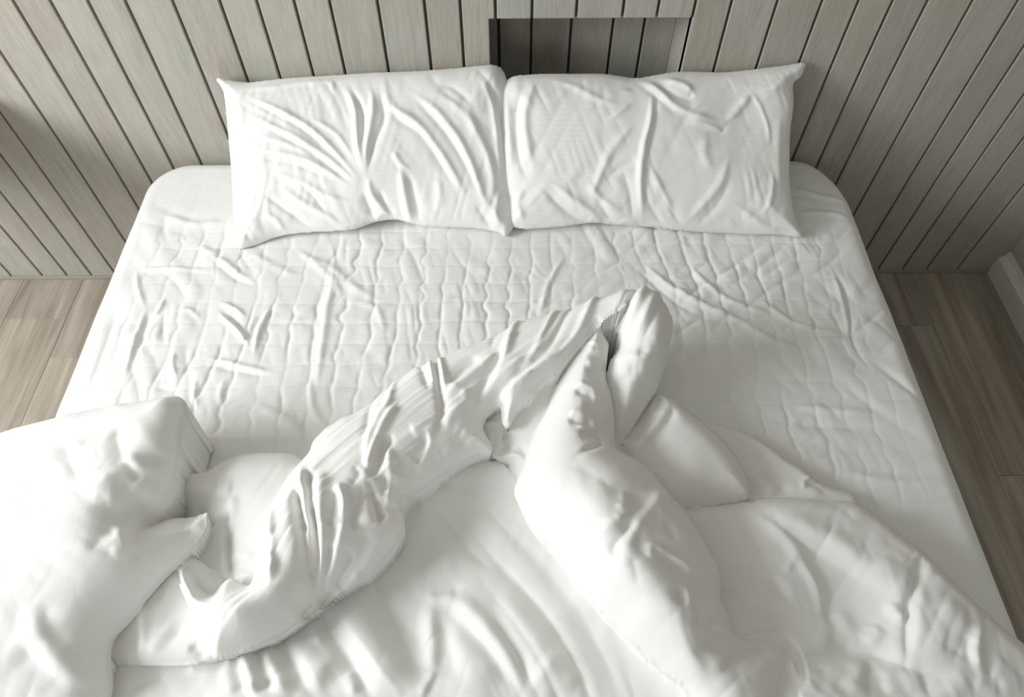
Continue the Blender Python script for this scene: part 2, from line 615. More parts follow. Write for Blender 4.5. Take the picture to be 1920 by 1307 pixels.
    def flow(self, ident, spine, across, along, amp, seed, soft=.02, tr=None, h=.1, side=None):
        """streaky folds running along a spine curve"""
        if tr: spine = [(tr[1] + x / tr[0], tr[2] + y / tr[0]) for x, y in spine]
        C = catmull(np.array([self.uv(x, y, h) for x, y in spine]), 4)
        m = self.ID == ident
        jj, ii = np.nonzero(m)
        U, V = self.U[jj, ii], self.V[jj, ii]
        B = np.full(U.shape, 1e3)
        S = np.zeros(U.shape)
        T = np.zeros(U.shape)
        seg = np.linalg.norm(np.diff(C, axis=0), axis=1)
        L = np.r_[0, np.cumsum(seg)]
        for k in range(len(C) - 1):
            p, q = C[k], C[k + 1]
            e = q - p
            t = ((U - p[0]) * e[0] + (V - p[1]) * e[1]) / (e @ e)
            t = np.clip(t, -9 if k == 0 else 0, 9 if k == len(C) - 2 else 1)
            dx, dy = U - p[0] - t * e[0], V - p[1] - t * e[1]
            dd = np.hypot(dx, dy)
            up = dd < B
            B = np.where(up, dd, B)
            S = np.where(up, np.sign(e[0] * dy - e[1] * dx) * dd, S)
            T = np.where(up, L[k] + t * seg[k], T)
        T = T + .35 * S
        n = ridged(S, T, across, along, seed, 0, .15) + .5 * ridged(S, T, across * .5, along * .6, seed + 1, 0, .15)
        self.H[jj, ii] += amp * (n - .5) * smoothstep(self.D[jj, ii], 0, soft)

    def undercut(self, amount=.012, reach=.03):
        """sideways shift of the lower cloth beneath the rim of the fold lying on it"""
        has = self.SD < reach
        jj, ii = np.nonzero(has)
        d = self.SD[jj, ii]
        x = self.U[jj, ii] + self.SX[jj, ii] * (d + .006)
        y = self.V[jj, ii] + self.SY[jj, ii] * (d + .006)
        i2 = np.clip(np.searchsorted(self.u, x), 0, len(self.u) - 1)
        j2 = np.clip(np.searchsorted(self.v, y), 0, len(self.v) - 1)
        step = self.H[j2, i2] - np.maximum(self.H[jj, ii], 0)
        c = smoothstep(step, .008, .03) * amount * (1 - d / reach)
        dx, dy = np.zeros(self.U.shape), np.zeros(self.U.shape)
        dx[jj, ii] = self.SX[jj, ii] * c
        dy[jj, ii] = self.SY[jj, ii] * c
        for _ in range(3):
            for A in (dx, dy):
                P = np.pad(A, 1)
                num = sum(P[1 + a:P.shape[0] - 1 + a, 1 + b:P.shape[1] - 1 + b] for a in (-1, 0, 1) for b in (-1, 0, 1))
                Q = np.pad(has.astype(float), 1)
                den = sum(Q[1 + a:Q.shape[0] - 1 + a, 1 + b:Q.shape[1] - 1 + b] for a in (-1, 0, 1) for b in (-1, 0, 1))
                A[:] = np.where(has, num / np.maximum(den, 1), 0)
        return dx, dy

    def snap(self):
        """moves the outermost row of each fold onto its smooth outline"""
        I = np.pad(self.ID, 1, mode='edge')
        c = I[1:-1, 1:-1]
        rim = (I[:-2, 1:-1] != c) | (I[2:, 1:-1] != c) | (I[1:-1, :-2] != c) | (I[1:-1, 2:] != c) | (I[:-2, :-2] != c) | (I[2:, 2:] != c) | (I[:-2, 2:] != c) | (I[2:, :-2] != c)
        return self.RX * rim, self.RY * rim

    def smooth(self, n=1):
        """blur that never mixes two folds across a step"""
        I = np.pad(self.ID, 1, mode='edge')
        for _ in range(n):
            P = np.pad(self.H, 1, mode='edge')
            acc = self.H * 4.0
            for a in (-1, 0, 1):
                for b in (-1, 0, 1):
                    if a == 0 and b == 0: continue
                    w = 1.0 if a and b else 2.0
                    sl = (slice(1 + a, P.shape[0] - 1 + a), slice(1 + b, P.shape[1] - 1 + b))
                    other = (I[sl] != self.ID) & (np.abs(P[sl] - self.H) > .010)
                    acc += w * np.where(other, self.H, P[sl])
            self.H = acc / 16

    def blur(self, n=1):
        H = self.H
        for _ in range(n):
            P = np.pad(H, 1, mode='edge')
            H = (P[1:-1, 1:-1] * 4 + (P[:-2, 1:-1] + P[2:, 1:-1] + P[1:-1, :-2] + P[1:-1, 2:]) * 2 + P[:-2, :-2] + P[2:, 2:] + P[:-2, 2:] + P[2:, :-2]) / 16
        self.H = H

    def points(self, H=None):
        H = self.H if H is None else H
        return self.O + self.U[..., None] * self.e1 + self.V[..., None] * self.e2 + H[..., None] * self.n


def grid_faces(nv, nu, mask=None, flip=False, off=0, tight=False):
    idx = np.arange(nu * nv).reshape(nv, nu) + off
    q = np.stack([idx[:-1, :-1], idx[:-1, 1:], idx[1:, 1:], idx[1:, :-1]], -1)
    if mask is not None:
        c4 = (mask[:-1, :-1], mask[:-1, 1:], mask[1:, 1:], mask[1:, :-1])
        mm = c4[0] & c4[1] & c4[2] & c4[3] if tight else c4[0] | c4[1] | c4[2] | c4[3]
        q = q[mm]
    q = q.reshape(-1, 4)
    return q[:, ::-1] if flip else q


def mesh_np(name, verts, quads):
    verts = verts.reshape(-1, 3)
    used = np.zeros(len(verts), bool)
    used[quads.ravel()] = True
    remap = np.cumsum(used) - 1
    verts = verts[used]
    quads = remap[quads]
    me = bpy.data.meshes.new(name)
    me.vertices.add(len(verts))
    me.vertices.foreach_set('co', verts.astype(np.float32).ravel())
    me.loops.add(quads.size)
    me.loops.foreach_set('vertex_index', quads.astype(np.int32).ravel())
    me.polygons.add(len(quads))
    me.polygons.foreach_set('loop_start', np.arange(0, quads.size, 4, dtype=np.int32))
    me.polygons.foreach_set('use_smooth', np.ones(len(quads), bool))
    me.update(calc_edges=True)
    return me


def axis(*parts):
    """concatenate (start, stop, step) ranges"""
    out = [np.arange(a, b, s) for a, b, s in parts]
    return np.concatenate(out + [[parts[-1][1]]])


C1 = (2.0, 0, 0)            # reading frames of the creases
C2 = (3.63, 480, 640)
C3 = (3.0, 460, 900)
C4 = (3.04, 920, 530)
C5 = (2.683, 960, 820)
C6 = (3.06, 1340, 880)
C7 = (2.133, 0, 380)
CR = (1.882, 900, 0)
CA = (2.153, 0, 700)
CE = (2.683, 180, 820)
ZB = CAMZ - 1.312           # top of the made-up mattress

# ================================================================ the bed and its fitted sheet
BX0, BX1, BY0, BY1 = -0.985, 0.915, -0.48, 1.543
bed = empty('bed', ((BX0 + BX1) / 2, (BY0 + BY1) / 2, 0))
tag(bed, 'king size bed under white bedding against the grey plank wall', 'bed')
bs = link('bed_base', local(box_mesh('bed_base', BX0 + .035, BX1 - .035, BY0 + .035, BY1 - .01, 0.07, 0.27, .012, 3), bed), M_BEDBASE, bed)
mt = link('mattress', local(box_mesh('mattress', BX0 + .03, BX1 - .03, BY0 + .03, BY1 - .012, 0.27, ZB - .03, .04, 4), bed), M_MATTRESS, bed)
for lx in (BX0 + .12, BX1 - .12):
    for ly in (BY0 + .12, BY1 - .15):
        link('leg', local(prism_mesh('leg', [(lx - .03, ly - .03), (lx + .03, ly - .03), (lx + .03, ly + .03), (lx - .03, ly + .03)], 'z', 0.0, 0.07, .004), bed), M_LEG, bed)

SK = 0.34                   # how far the sheet drops
us = axis((BX0 - SK, BX0 - .06, .012), (BX0 - .06, BX1 + .06, .0027), (BX1 + .06, BX1 + SK, .012))
vs = axis((BY0 - SK, 0.05, .012), (0.05, BY1 + .05, .0027), (BY1 + .05, BY1 + SK, .02))
S = Field((0, 0, ZB), (1, 0, 0), (0, 1, 0), us, vs)
U, V = S.U, S.V


# the quilted pad showing through: warped squares, puffed between stitched channels
cell = 0.0545
wx = vnoise(U, V, .09, .028, 3) * .0075 + vnoise(U, V, .2, .3, 5) * .02
wy = vnoise(U, V, .07, .07, 4) * .004 + vnoise(U, V, .3, .2, 6) * .006
qx, qy = (U + wx) / cell, (V + wy) / (cell * 1.05)
chx = np.abs(((qx) % 1) - .5) * 2          # 1 at the channel
chy = np.abs(((qy) % 1) - .5) * 2
vis = smoothstep(V, 0.42, 0.62) * (1 - smoothstep(V, 1.22, 1.36)) * smoothstep(U, BX0 + .05, BX0 + .16) * (1 - smoothstep(U, BX1 - .16, BX1 - .05))
vis = vis * (0.35 + 0.65 * np.clip(vnoise(U, V, .16, .13, 8) * 1.4 + .5, 0, 1)) + 0.08
mx = .35 + .65 * np.clip(vnoise(U, V, .06, .05, 21) + .6, 0, 1)
my = .25 + .75 * np.clip(vnoise(U, V, .07, .06, 22) + .45, 0, 1)
S.H = -vis * (0.0019 * mx * np.exp(-((1 - chx) / .17) ** 2) + 0.0009 * my * np.exp(-((1 - chy) / .15) ** 2))
S.H += vis * .0021 * np.sqrt(np.clip(1 - chx ** 3, 0, 1)) * np.sqrt(np.clip(1 - chy ** 3, 0, 1)) * (.6 + .6 * np.clip(vnoise(U, V, .08, .08, 24) + .4, 0, 1))
S.H += .0022 * vis * (ridged(U, V, .022, .05, 61, .25) - .4) + .0016 * vis * (ridged(U, V, .02, .045, 63, -1.0) - .4)
# soft random wrinkles, following the pull of the cloth
S.H += .0075 * (ridged(U, V, .045, .13, 31, 0.5) - .4) * smoothstep(V, .55, .75) * (1 - smoothstep(V, 1.2, 1.4)) * (0.3 + .7 * np.clip(vnoise(U, V, .3, .3, 12) + .3, 0, 1))
S.H += .0060 * (ridged(U, V, .030, .11, 65, -0.75) - .4) * smoothstep(U, -.15, .1) * smoothstep(V, .9, 1.0) * (1 - smoothstep(V, 1.2, 1.3)) * (.2 + .8 * np.clip(vnoise(U, V, .15, .15, 14) + .4, 0, 1))
S.H += .0080 * (ridged(U, V, .035, .11, 33, -0.9) - .4) * smoothstep(U, .1, .5) * smoothstep(V, .75, 1.0) * (1 - smoothstep(V, 1.25, 1.42))
S.H += .0035 * (ridged(U, V, .05, .30, 35, 1.45) - .4) * smoothstep(U, .45, .7) * (1 - smoothstep(V, .75, .95))
S.H += .0030 * (ridged(U, V, .045, .2, 37, 1.3) - .4) * smoothstep(U, .66, .75) * smoothstep(V, 1.1, 1.3)
S.H += .0030 * (ridged(U, V, .06, .2, 39, 1.2) - .4) * (1 - smoothstep(U, -.8, -.6)) * smoothstep(V, 1.1, 1.3)
S.H += .004 * vnoise(U, V, .25, .25, 41)
S.ID[:] = 1
for pts, w, a in [
    ([(870, 400), (930, 420), (985, 460)], .006, .008), ([(870, 440), (950, 510), (1000, 580)], .006, .010),
    ([(880, 425), (940, 470), (990, 530)], .005, -.006),
    ([(1095, 415), (1045, 490), (1015, 610)], .007, .009), ([(1060, 430), (1015, 500), (1000, 570)], .006, -.007),
    ([(830, 620), (950, 650), (1100, 682)], .006, .007), ([(820, 645), (950, 675), (1080, 695)], .006, -.004),
    ([(840, 210), (900, 240), (960, 290), (1010, 300)], .008, .008), ([(860, 240), (940, 300), (1000, 330)], .008, -.006),
    ([(600, 420), (570, 520), (510, 700)], .005, -.006), ([(585, 420), (550, 520), (495, 690)], .005, .005),
    ([(545, 270), (555, 350), (580, 420)], .006, .005), ([(660, 380), (630, 440), (600, 450)], .005, .006),
    ([(470, 430), (410, 600), (350, 760)], .006, -.004), ([(700, 590), (690, 650), (710, 705)], .005, .006),
    ([(660, 430), (650, 500), (660, 580)], .006, -.005), ([(790, 700), (775, 760), (790, 830)], .006, .006),
    ([(1310, 130), (1345, 260), (1310, 420), (1290, 560), (1260, 800)], .008, .006),
    ([(1340, 180), (1345, 260), (1325, 380)], .006, -.005),
    ([(1200, 200), (1320, 260), (1420, 340), (1530, 400)], .010, .006), ([(1400, 400), (1500, 420), (1540, 520)], .008, .005),
    ([(1000, 200), (1150, 280), (1210, 290)], .010, .005), ([(790, 170), (850, 200), (870, 180)], .008, .005),
    ([(540, 270), (700, 262), (860, 275)], .006, .004), ([(1240, 700), (1250, 820), (1300, 900)], .008, .006),
    ([(700, 430), (760, 430), (800, 470)], .006, .005), ([(900, 700), (880, 770), (900, 830)], .006, .004),
]:
    S.stroke(pts, w * 1.15, a * .72, None, C7, 0)
for pts, w, a in [
    ([(1380, 600), (1450, 640), (1500, 650)], .010, .006), ([(1200, 485), (1260, 540), (1380, 600), (1450, 610)], .009, .007),
    ([(1190, 500), (1260, 560), (1330, 600)], .009, -.005), ([(1290, 500), (1360, 560), (1450, 590)], .009, .006),
    ([(1060, 480), (1030, 530), (1010, 600)], .008, .005), ([(1420, 560), (1500, 610), (1560, 620)], .008, .005),
    ([(1560, 500), (1590, 560), (1600, 640), (1640, 700)], .006, -.005), ([(1555, 500), (1580, 570), (1595, 650)], .006, .004),
    ([(1470, 760), (1560, 770), (1650, 775)], .010, .005), ([(1460, 790), (1560, 800), (1660, 800)], .010, -.004),
    ([(1560, 880), (1680, 905), (1800, 900)], .012, .005), ([(1640, 960), (1740, 950), (1850, 940)], .012, .005),
    ([(1720, 1010), (1800, 1010), (1870, 1000)], .012, .004), ([(1490, 350), (1540, 370), (1590, 375)], .010, .005),
    ([(1495, 400), (1550, 400), (1600, 410)], .008, .004), ([(300, 400), (360, 420), (430, 415)], .012, .004),
    ([(560, 470), (620, 520), (640, 560)], .010, .005), ([(480, 760), (540, 790), (575, 830)], .012, .008),
    ([(1260, 600), (1262, 660), (1290, 720)], .012, .005),
]:
    S.stroke(pts, w, a, None, None, 0)
# wrap the flat sheet over the mattress edges
RE = 0.055
HX, HY = (BX1 - BX0) / 2 - RE, (BY1 - BY0) / 2 - RE
CX, CY = (BX0 + BX1) / 2, (BY0 + BY1) / 2
RC = 0.07
ax, ay = np.abs(U - CX) - (HX - RC), np.abs(V - CY) - (HY - RC)
sx, sy = np.sign(U - CX), np.sign(V - CY)
mxx, myy = np.maximum(ax, 0), np.maximum(ay, 0)
ln = np.hypot(mxx, myy)
corner = (ax > 0) & (ay > 0)
d = np.where(corner, ln, np.maximum(ax, ay)) - RC
nx = np.where(corner, mxx / np.maximum(ln, 1e-9), (ax >= ay).astype(float)) * sx
ny = np.where(corner, myy / np.maximum(ln, 1e-9), (ax < ay).astype(float)) * sy
t = np.maximum(d, 0)
arc = RE * math.pi / 2
out = np.where(t < arc, RE * np.sin(np.minimum(t, arc) / RE), RE)
down = np.where(t < arc, RE * (1 - np.cos(np.minimum(t, arc) / RE)), RE + (t - arc))
px_ = U - nx * t + nx * out
py_ = V - ny * t + ny * out
wob = vnoise(U, V, .12, .12, 51) * .006 + vnoise(U, V, .05, .05, 52) * .002
head = smoothstep(V, 1.35, 1.5)
k = smoothstep(t, 0.02, .12) * (1 - head * .9)
px_ += nx * k * wob - nx * head * 0.022 * smoothstep(np.abs(U - CX), .5, .9) * (sx > 0)
py_ += ny * k * wob * .3
SH = ZB + S.H * (1 - smoothstep(t, 0, .05)) - down
SH = np.maximum(SH, 0.20 + .004 * vnoise(U, V, .1, .1, 53))
P = np.stack([px_, py_, SH], -1)
P[..., 1] = np.minimum(P[..., 1], WY - 0.0065)
sheet = link('fitted_sheet', mesh_np('fitted_sheet', P, grid_faces(len(vs), len(us))), M_SHEET)
tag(sheet, 'white fitted sheet stretched over the mattress, quilted squares showing through', 'bed sheet')

# ================================================================ pillows


def pillow(name, outline, inner, strokes, tr, noise, label, seed, thick=0.055, back=0.07, fold=()):
    # plane of the leaning pillow: from its front seam on the sheet up to the wall
    y0, z0 = 1.238, ZB + .010
    y1, z1 = 1.527, 0.775
    e2 = np.array([0, y1 - y0, z1 - z0])
    u = axis((-0.76, 0.78, .0028))
    v = axis((-0.09, 0.46, .0028))
    f = Field((0, y0, z0), (1, 0, 0), e2, u, v)
    n = f.n
    assert n[2] > 0
    f.H[:] = -1
    f.layer(1, [(a, b, 0.0) for a, b in outline], inner, R=0.13, drop=thick, edge=1.0, groove=0, power=2.2)
    inside = f.ID == 1
    f.H[~inside] = 0
    U, V = f.U, f.V
    for (sx_, sy_, an, am) in noise:
        f.H += am * (ridged(U, V, sx_, sy_, seed + int(sx_ * 1000), an) - .4) * inside * smoothstep(f.D, 0, .03)
    for pts, w, a in strokes:
        f.stroke(pts, w, a, 1, tr, 0.04)
    for pts, w, a in fold:
        f.stroke(pts, w, a, 1, None, 0.04)
    snx, sny = f.snap()
    f.blur(1)
    D = np.where(inside, f.D, 0)
    g = (1 - (1 - np.clip(D / .15, 0, 1)) ** 2.2) ** (1 / 2.2)
    lo = -back * g - .0015
    top = f.points(np.where(inside, np.maximum(f.H, -.001), 0))
    bot = f.points(np.where(inside, lo, -.0015))
    shift = snx[..., None] * f.e1 + sny[..., None] * f.e2
    top += shift
    bot += shift
    for A in (top, bot):
        A[..., 1] = np.minimum(A[..., 1], WY - .004)
    bot[..., 2] = np.maximum(bot[..., 2], ZB + .005)
    top[..., 2] = np.maximum(top[..., 2], ZB + .006)
    nv, nu = U.shape
    verts = np.concatenate([top.reshape(-1, 3), bot.reshape(-1, 3)])
    fa = grid_faces(nv, nu, inside, tight=True)
    fb = grid_faces(nv, nu, inside, True, nu * nv, tight=True)
    # close the rim
    m = inside
    cellm = m[:-1, :-1] & m[:-1, 1:] & m[1:, 1:] & m[1:, :-1]
    pc = np.pad(cellm, 1)
    idx = np.arange(nu * nv).reshape(nv, nu)
    side = []
    N = nu * nv
    for (dj, di, a, b_) in ((-1, 0, (0, 0), (0, 1)), (1, 0, (1, 1), (1, 0)), (0, -1, (1, 0), (0, 0)), (0, 1, (0, 1), (1, 1))):
        nb = pc[1 + dj:pc.shape[0] - 1 + dj, 1 + di:pc.shape[1] - 1 + di]
        jj, ii = np.nonzero(cellm & ~nb)
        A, B = idx[jj + a[0], ii + a[1]], idx[jj + b_[0], ii + b_[1]]
        side.append(np.stack([B, A, A + N, B + N], -1))
    o = link(name, mesh_np(name, verts, np.concatenate([fa, fb] + side)), M_PILLOW)
    tag(o, label, 'pillow', 'pillows against the plank wall')
    return o


LP = [(408, 149), (432, 153), (470, 157), (505, 153), (560, 148), (640, 143), (700, 139), (780, 136), (860, 130), (905, 125), (928, 125), (943, 135),
      (952, 165), (955, 230), (957, 290), (960, 350), (962, 400), (963, 425), (948, 444), (935, 438), (900, 429), (850, 426), (800, 424), (765, 417), (740, 411), (700, 416),
      (660, 430), (620, 434), (570, 437), (530, 443), (500, 453), (475, 468), (455, 476), (447, 466), (444, 435), (441, 400), (437, 320), (431, 250), (428, 215), (422, 172)]
LS = [
    ([(920, 360), (1020, 400), (1150, 470), (1260, 570), (1350, 680)], .0065, .007), ([(925, 375), (1030, 425), (1150, 495), (1250, 590)], .006, -.006),
    ([(930, 430), (1100, 510), (1240, 600), (1340, 690)], .007, .007), ([(950, 460), (1100, 530), (1230, 620), (1320, 700)], .006, -.006),
    ([(960, 560), (1120, 590), (1230, 640), (1330, 710)], .007, .006), ([(960, 590), (1120, 620), (1230, 670)], .007, -.005),
    ([(930, 500), (1080, 540), (1200, 590)], .006, .004), ([(1000, 640), (1120, 680), (1240, 740), (1340, 760)], .008, .005),
    ([(1040, 690), (1120, 750), (1230, 810), (1300, 860)], .008, .006), ([(990, 790), (1040, 830), (1070, 870)], .008, .006), ([(980, 720), (1090, 800), (1180, 860)], .007, -.006),
    ([(1100, 660), (1180, 740), (1230, 820)], .006, -.005), ([(1290, 320), (1330, 400), (1340, 520), (1365, 660)], .008, .009),
    ([(1320, 330), (1360, 430), (1350, 560)], .006, -.008), ([(1385, 310), (1400, 400), (1380, 520), (1370, 660)], .008, .008),
    ([(1420, 330), (1440, 440), (1400, 540), (1380, 650)], .006, -.008), ([(1440, 300), (1470, 400), (1560, 460), (1640, 560), (1700, 650), (1750, 740)], .010, .010),
    ([(1450, 340), (1490, 440), (1580, 500), (1660, 620), (1710, 720)], .009, -.009), ([(1540, 340), (1640, 420), (1730, 540), (1790, 680), (1830, 790)], .010, .009),
    ([(1560, 380), (1660, 480), (1750, 620), (1800, 740)], .008, -.008), ([(1620, 340), (1740, 420), (1820, 560), (1850, 700), (1800, 830)], .010, .007),
    ([(1640, 320), (1700, 330), (1780, 400)], .008, -.005), ([(1500, 620), (1520, 740), (1550, 860)], .009, .008), ([(1530, 640), (1560, 760), (1580, 850)], .008, -.006),
    ([(1380, 660), (1400, 740), (1470, 810)], .008, .007), ([(1360, 720), (1390, 790), (1400, 820)], .008, -.009), ([(1420, 700), (1450, 780), (1500, 820)], .007, -.007),
    ([(1640, 660), (1650, 740), (1640, 800)], .010, .005), ([(1800, 290), (1850, 400), (1870, 560), (1880, 700)], .008, .008), ([(1825, 290), (1875, 420), (1890, 560)], .006, -.006),
    ([(1240, 300), (1250, 330), (1240, 350)], .005, .003), ([(1160, 440), (1260, 500), (1330, 600)], .006, .005), ([(1470, 560), (1500, 610), (1540, 640)], .007, .005),
    ([(900, 330), (1000, 330), (1150, 310), (1300, 300)], .006, .004), ([(870, 350), (900, 420), (890, 520)], .012, .004),
    ([(1880, 700), (1860, 800), (1880, 860)], .010, .008), ([(1780, 760), (1820, 820), (1850, 870)], .008, -.006),
    ([(1250, 858), (1330, 845), (1400, 832)], .005, .004), ([(1400, 835), (1450, 800), (1520, 815)], .006, .005),
]
pillow('pillow', LP, [(560, 260, .060), (700, 290, .062), (850, 270, .055), (640, 210, .05), (800, 350, .05), (520, 360, .05)], LS, C1,
       [(.03, .14, .55, .0035), (.018, .08, -.3, .0024), (.022, .08, .2, .0020)], 'left pillow, deep star-shaped creases pulled towards its lower middle', 200)
RP = [(963, 146), (985, 143), (1022, 141), (1075, 141), (1128, 141), (1160, 145), (1192, 149), (1230, 143), (1272, 137), (1352, 138), (1400, 134), (1431, 130), (1470, 125), (1505, 120),
      (1504, 132), (1496, 148), (1484, 160), (1484, 200), (1478, 250), (1477, 298), (1477, 340), (1482, 385), (1490, 415), (1500, 440), (1490, 446), (1453, 441), (1400, 440), (1352, 438),
      (1272, 433), (1219, 425), (1155, 421), (1112, 417), (1059, 424), (1010, 428), (980, 429), (956, 420), (950, 385), (941, 340), (935, 300), (933, 240), (936, 180), (946, 158)]
RS = [
    ([(605, 310), (600, 420), (575, 520), (562, 640), (570, 780)], (.012, .006), .011), ([(630, 330), (610, 450), (590, 560)], .007, -.006),
    ([(540, 280), (620, 310), (680, 370), (760, 410), (860, 430)], .010, .009), ([(560, 300), (640, 350), (700, 390), (800, 420)], .008, -.007),
    ([(600, 285), (680, 330), (740, 345), (745, 300)], .008, -.008), ([(640, 280), (720, 300), (760, 340)], .008, .008),
    ([(240, 280), (320, 300), (420, 350), (500, 370)], .008, .004), ([(200, 280), (160, 380), (160, 480), (190, 600)], .012, .009),
    ([(150, 300), (130, 420), (140, 560), (170, 640)], .010, -.009), ([(90, 330), (100, 450), (110, 600)], .010, .007),
    ([(250, 640), (320, 700), (420, 770), (440, 795)], .010, .007), ([(220, 660), (300, 740), (380, 790)], .009, -.007),
    ([(380, 630), (420, 700), (500, 750)], .009, .006), ([(400, 680), (440, 740), (480, 790)], .007, -.006),
    ([(470, 540), (430, 600), (400, 680)], .009, .006), ([(540, 440), (470, 520), (420, 590)], .010, .005), ([(500, 590), (530, 680), (540, 780)], .009, -.006),
    ([(600, 580), (640, 680), (690, 780)], .009, .007), ([(620, 640), (660, 720), (720, 800)], .007, -.006), ([(580, 640), (600, 720), (650, 800)], .007, -.005),
    ([(720, 790), (780, 730), (850, 640), (880, 540)], .010, .005), ([(760, 800), (840, 720), (890, 620)], .010, -.004),
    ([(940, 300), (990, 380), (1015, 450), (1020, 520)], .004, .004), ([(1000, 760), (1030, 680), (1030, 600)], .007, .005),
    ([(430, 350), (520, 320), (540, 340)], .006, .004), ([(450, 430), (500, 390), (540, 360)], .007, .004), ([(860, 430), (900, 400), (960, 320)], .010, .006),
    ([(870, 440), (850, 470), (790, 480)], .006, -.004), ([(870, 470), (800, 440), (720, 430)], .006, .004), ([(900, 720), (1000, 800), (1090, 830)], .010, .006),
    ([(160, 660), (130, 720), (160, 790)], .010, .007), ([(960, 330), (1060, 300), (1100, 270)], .012, .006), ([(1060, 400), (1050, 550), (1060, 700)], .012, .004),
    ([(380, 785), (400, 770), (430, 790)], .005, .005), ([(480, 795), (520, 780), (560, 790)], .005, .005),
    ([(820, 600), (790, 540), (800, 480)], .012, .004), ([(440, 640), (480, 600), (560, 560)], .009, -.004),
]
pillow('pillow', RP, [(1080, 260, .062), (1200, 300, .06), (1350, 290, .058), (1140, 350, .056), (1040, 370, .055), (1400, 220, .035)], RS, CR,
       [(.04, .15, -.5, .0032), (.02, .08, .4, .0024), (.025, .09, -.9, .0022)], 'right pillow, straight vertical crease down the middle and flared upper right corner', 300)

# ================================================================ the duvet
ud = axis((-1.46, -1.15, .008), (-1.15, 1.0, .0023), (1.0, 1.15, .008))
vd = axis((-0.60, 0.12, .010), (0.12, 0.96, .0023))
Dv = Field((0, 0, ZB), (1, 0, 0), (0, 1, 0), ud, vd)
Dv.H[:] = -.004
U, V = Dv.U, Dv.V
W = lambda x, y, h: ('w', x, y, h)


def nz(ident, sx, sy, ang, amp, seed, soft=.02):
    m = (Dv.ID == ident)
    Dv.H += m * amp * (ridged(U, V, sx, sy, seed, ang) - .4) * smoothstep(Dv.D, 0, soft)


def soft_noise(ident, s, amp, seed):
    Dv.H += (Dv.ID == ident) * amp * vnoise(U, V, s, s, seed)


def strokes(ident, tr, lst, h0=.08, k=1.0, wk=1.0, weak=None, taper=.30):
    for pts, w, a in lst:
        if weak and pts[0][1] > weak and len(pts) < 7:
            a *= .5
            w = w * 1.3 if isinstance(w, (int, float)) else (w[0] * 1.3, w[1] * 1.3)
        w = (w * wk, w * wk) if isinstance(w, (int, float)) else (w[0] * wk, w[1] * wk)
        Dv.stroke(pts, w, a * k, ident, tr, h0, taper)


# 1 flat front part, runs on to the foot of the bed
Dv.layer(1, [(180, 1010, .03), (330, 900, .03), (480, 900, .03), (640, 900, .03), (800, 890, .035), (900, 866, .04), (1000, 850, .04), (1150, 840, .03), (1320, 850, .02),
             (1500, 930, .02), (1640, 980, .02), (1730, 1060, .02), (1830, 1150, .02), (1960, 1260, .02), W(1.0, .05, -.02), W(1.02, -.3, -.12), W(.95, -.52, -.12), W(0, -.55, -.12), W(-.9, -.54, -.12),
             W(-1.05, -.3, -.10), W(-1.02, .2, -.03)],
         [(900, 940, .03), (850, 1150, .035), (1000, 1250, .04), (650, 1250, .035), (760, 1050, .02), (640, 1150, .015), (1050, 1100, .025), (950, 1000, .03), (520, 1240, .02), W(0, -.3, .05), W(-.5, -.3, .05), W(.5, -.3, .05), W(0, -.46, .04), W(.6, -.46, .03), W(-.6, -.46, .03), (500, 1300, .05)], R=.04, drop=.03, groove=0)
strokes(1, C3, wk=1.45, k=.75, lst=[
    ([(985, 92), (1060, 150), (1130, 220), (1200, 330), (1290, 420), (1400, 520)], (.022, .010), -.016),
    ([(960, 110), (940, 230), (860, 330), (760, 430)], .03, -.012),
    ([(1300, 330), (1400, 450), (1480, 560), (1600, 700), (1700, 860)], .016, -.008),
    ([(1075, 700), (1180, 680), (1300, 780), (1420, 920), (1510, 1060), (1560, 1200)], (.012, .012), .016),
    ([(1150, 740), (1250, 830), (1370, 960), (1450, 1090), (1500, 1220)], .014, -.010),
    ([(1400, 650), (1500, 760), (1600, 900), (1680, 1060), (1740, 1221)], (.020, .014), .016),
    ([(1380, 760), (1470, 880), (1560, 1030), (1610, 1200)], .012, -.010),
    ([(975, 680), (1030, 740), (1050, 880), (1050, 1000), (1070, 1090)], (.010, .012), .014),
    ([(1020, 780), (1110, 830), (1160, 1000), (1200, 1180)], .022, -.010),
    ([(500, 690), (590, 820), (680, 940), (790, 1080), (900, 1221)], (.030, .014), .026),
    ([(700, 560), (780, 700), (860, 850), (940, 1000), (990, 1090)], (.026, .016), -.020),
    ([(400, 720), (500, 830), (560, 940), (620, 1060), (680, 1200)], (.014, .014), -.014),
    ([(200, 870), (300, 940), (380, 1050), (460, 1200)], (.020, .012), .022),
    ([(100, 930), (160, 1040), (220, 1140), (280, 1221)], (.014, .010), .016), ([(180, 950), (250, 1040), (320, 1160)], .010, -.012),
    ([(-10, 960), (30, 1100), (70, 1221)], (.016, .010), .018), ([(50, 960), (100, 1080), (150, 1210)], .010, -.012),
    ([(380, 780), (410, 870), (440, 940)], .008, .010), ([(430, 740), (500, 820), (540, 880)], .009, .008),
    ([(1020, 645), (1120, 622), (1240, 596)], .006, -.008), ([(1000, 665), (1100, 650), (1200, 640)], .008, .006),
    ([(980, 1230), (1020, 1150), (1070, 1060)], .006, .005), ([(1000, 1250), (1050, 1150), (1085, 1080)], .005, -.004),
    ([(590, 1060), (610, 1140), (600, 1221)], .008, .008), ([(1100, 850), (1230, 950), (1340, 1080), (1400, 1221)], .018, .008),
    ([(1000, 60), (1200, 40), (1400, 35)], .010, -.008), ([(1180, 420), (1080, 470), (1000, 520)], .02, .006),
    ([(1650, 1000), (1750, 1100), (1820, 1221)], .02, .008), ([(1500, 400), (1620, 560), (1750, 720), (1900, 880)], .03, .007),
])
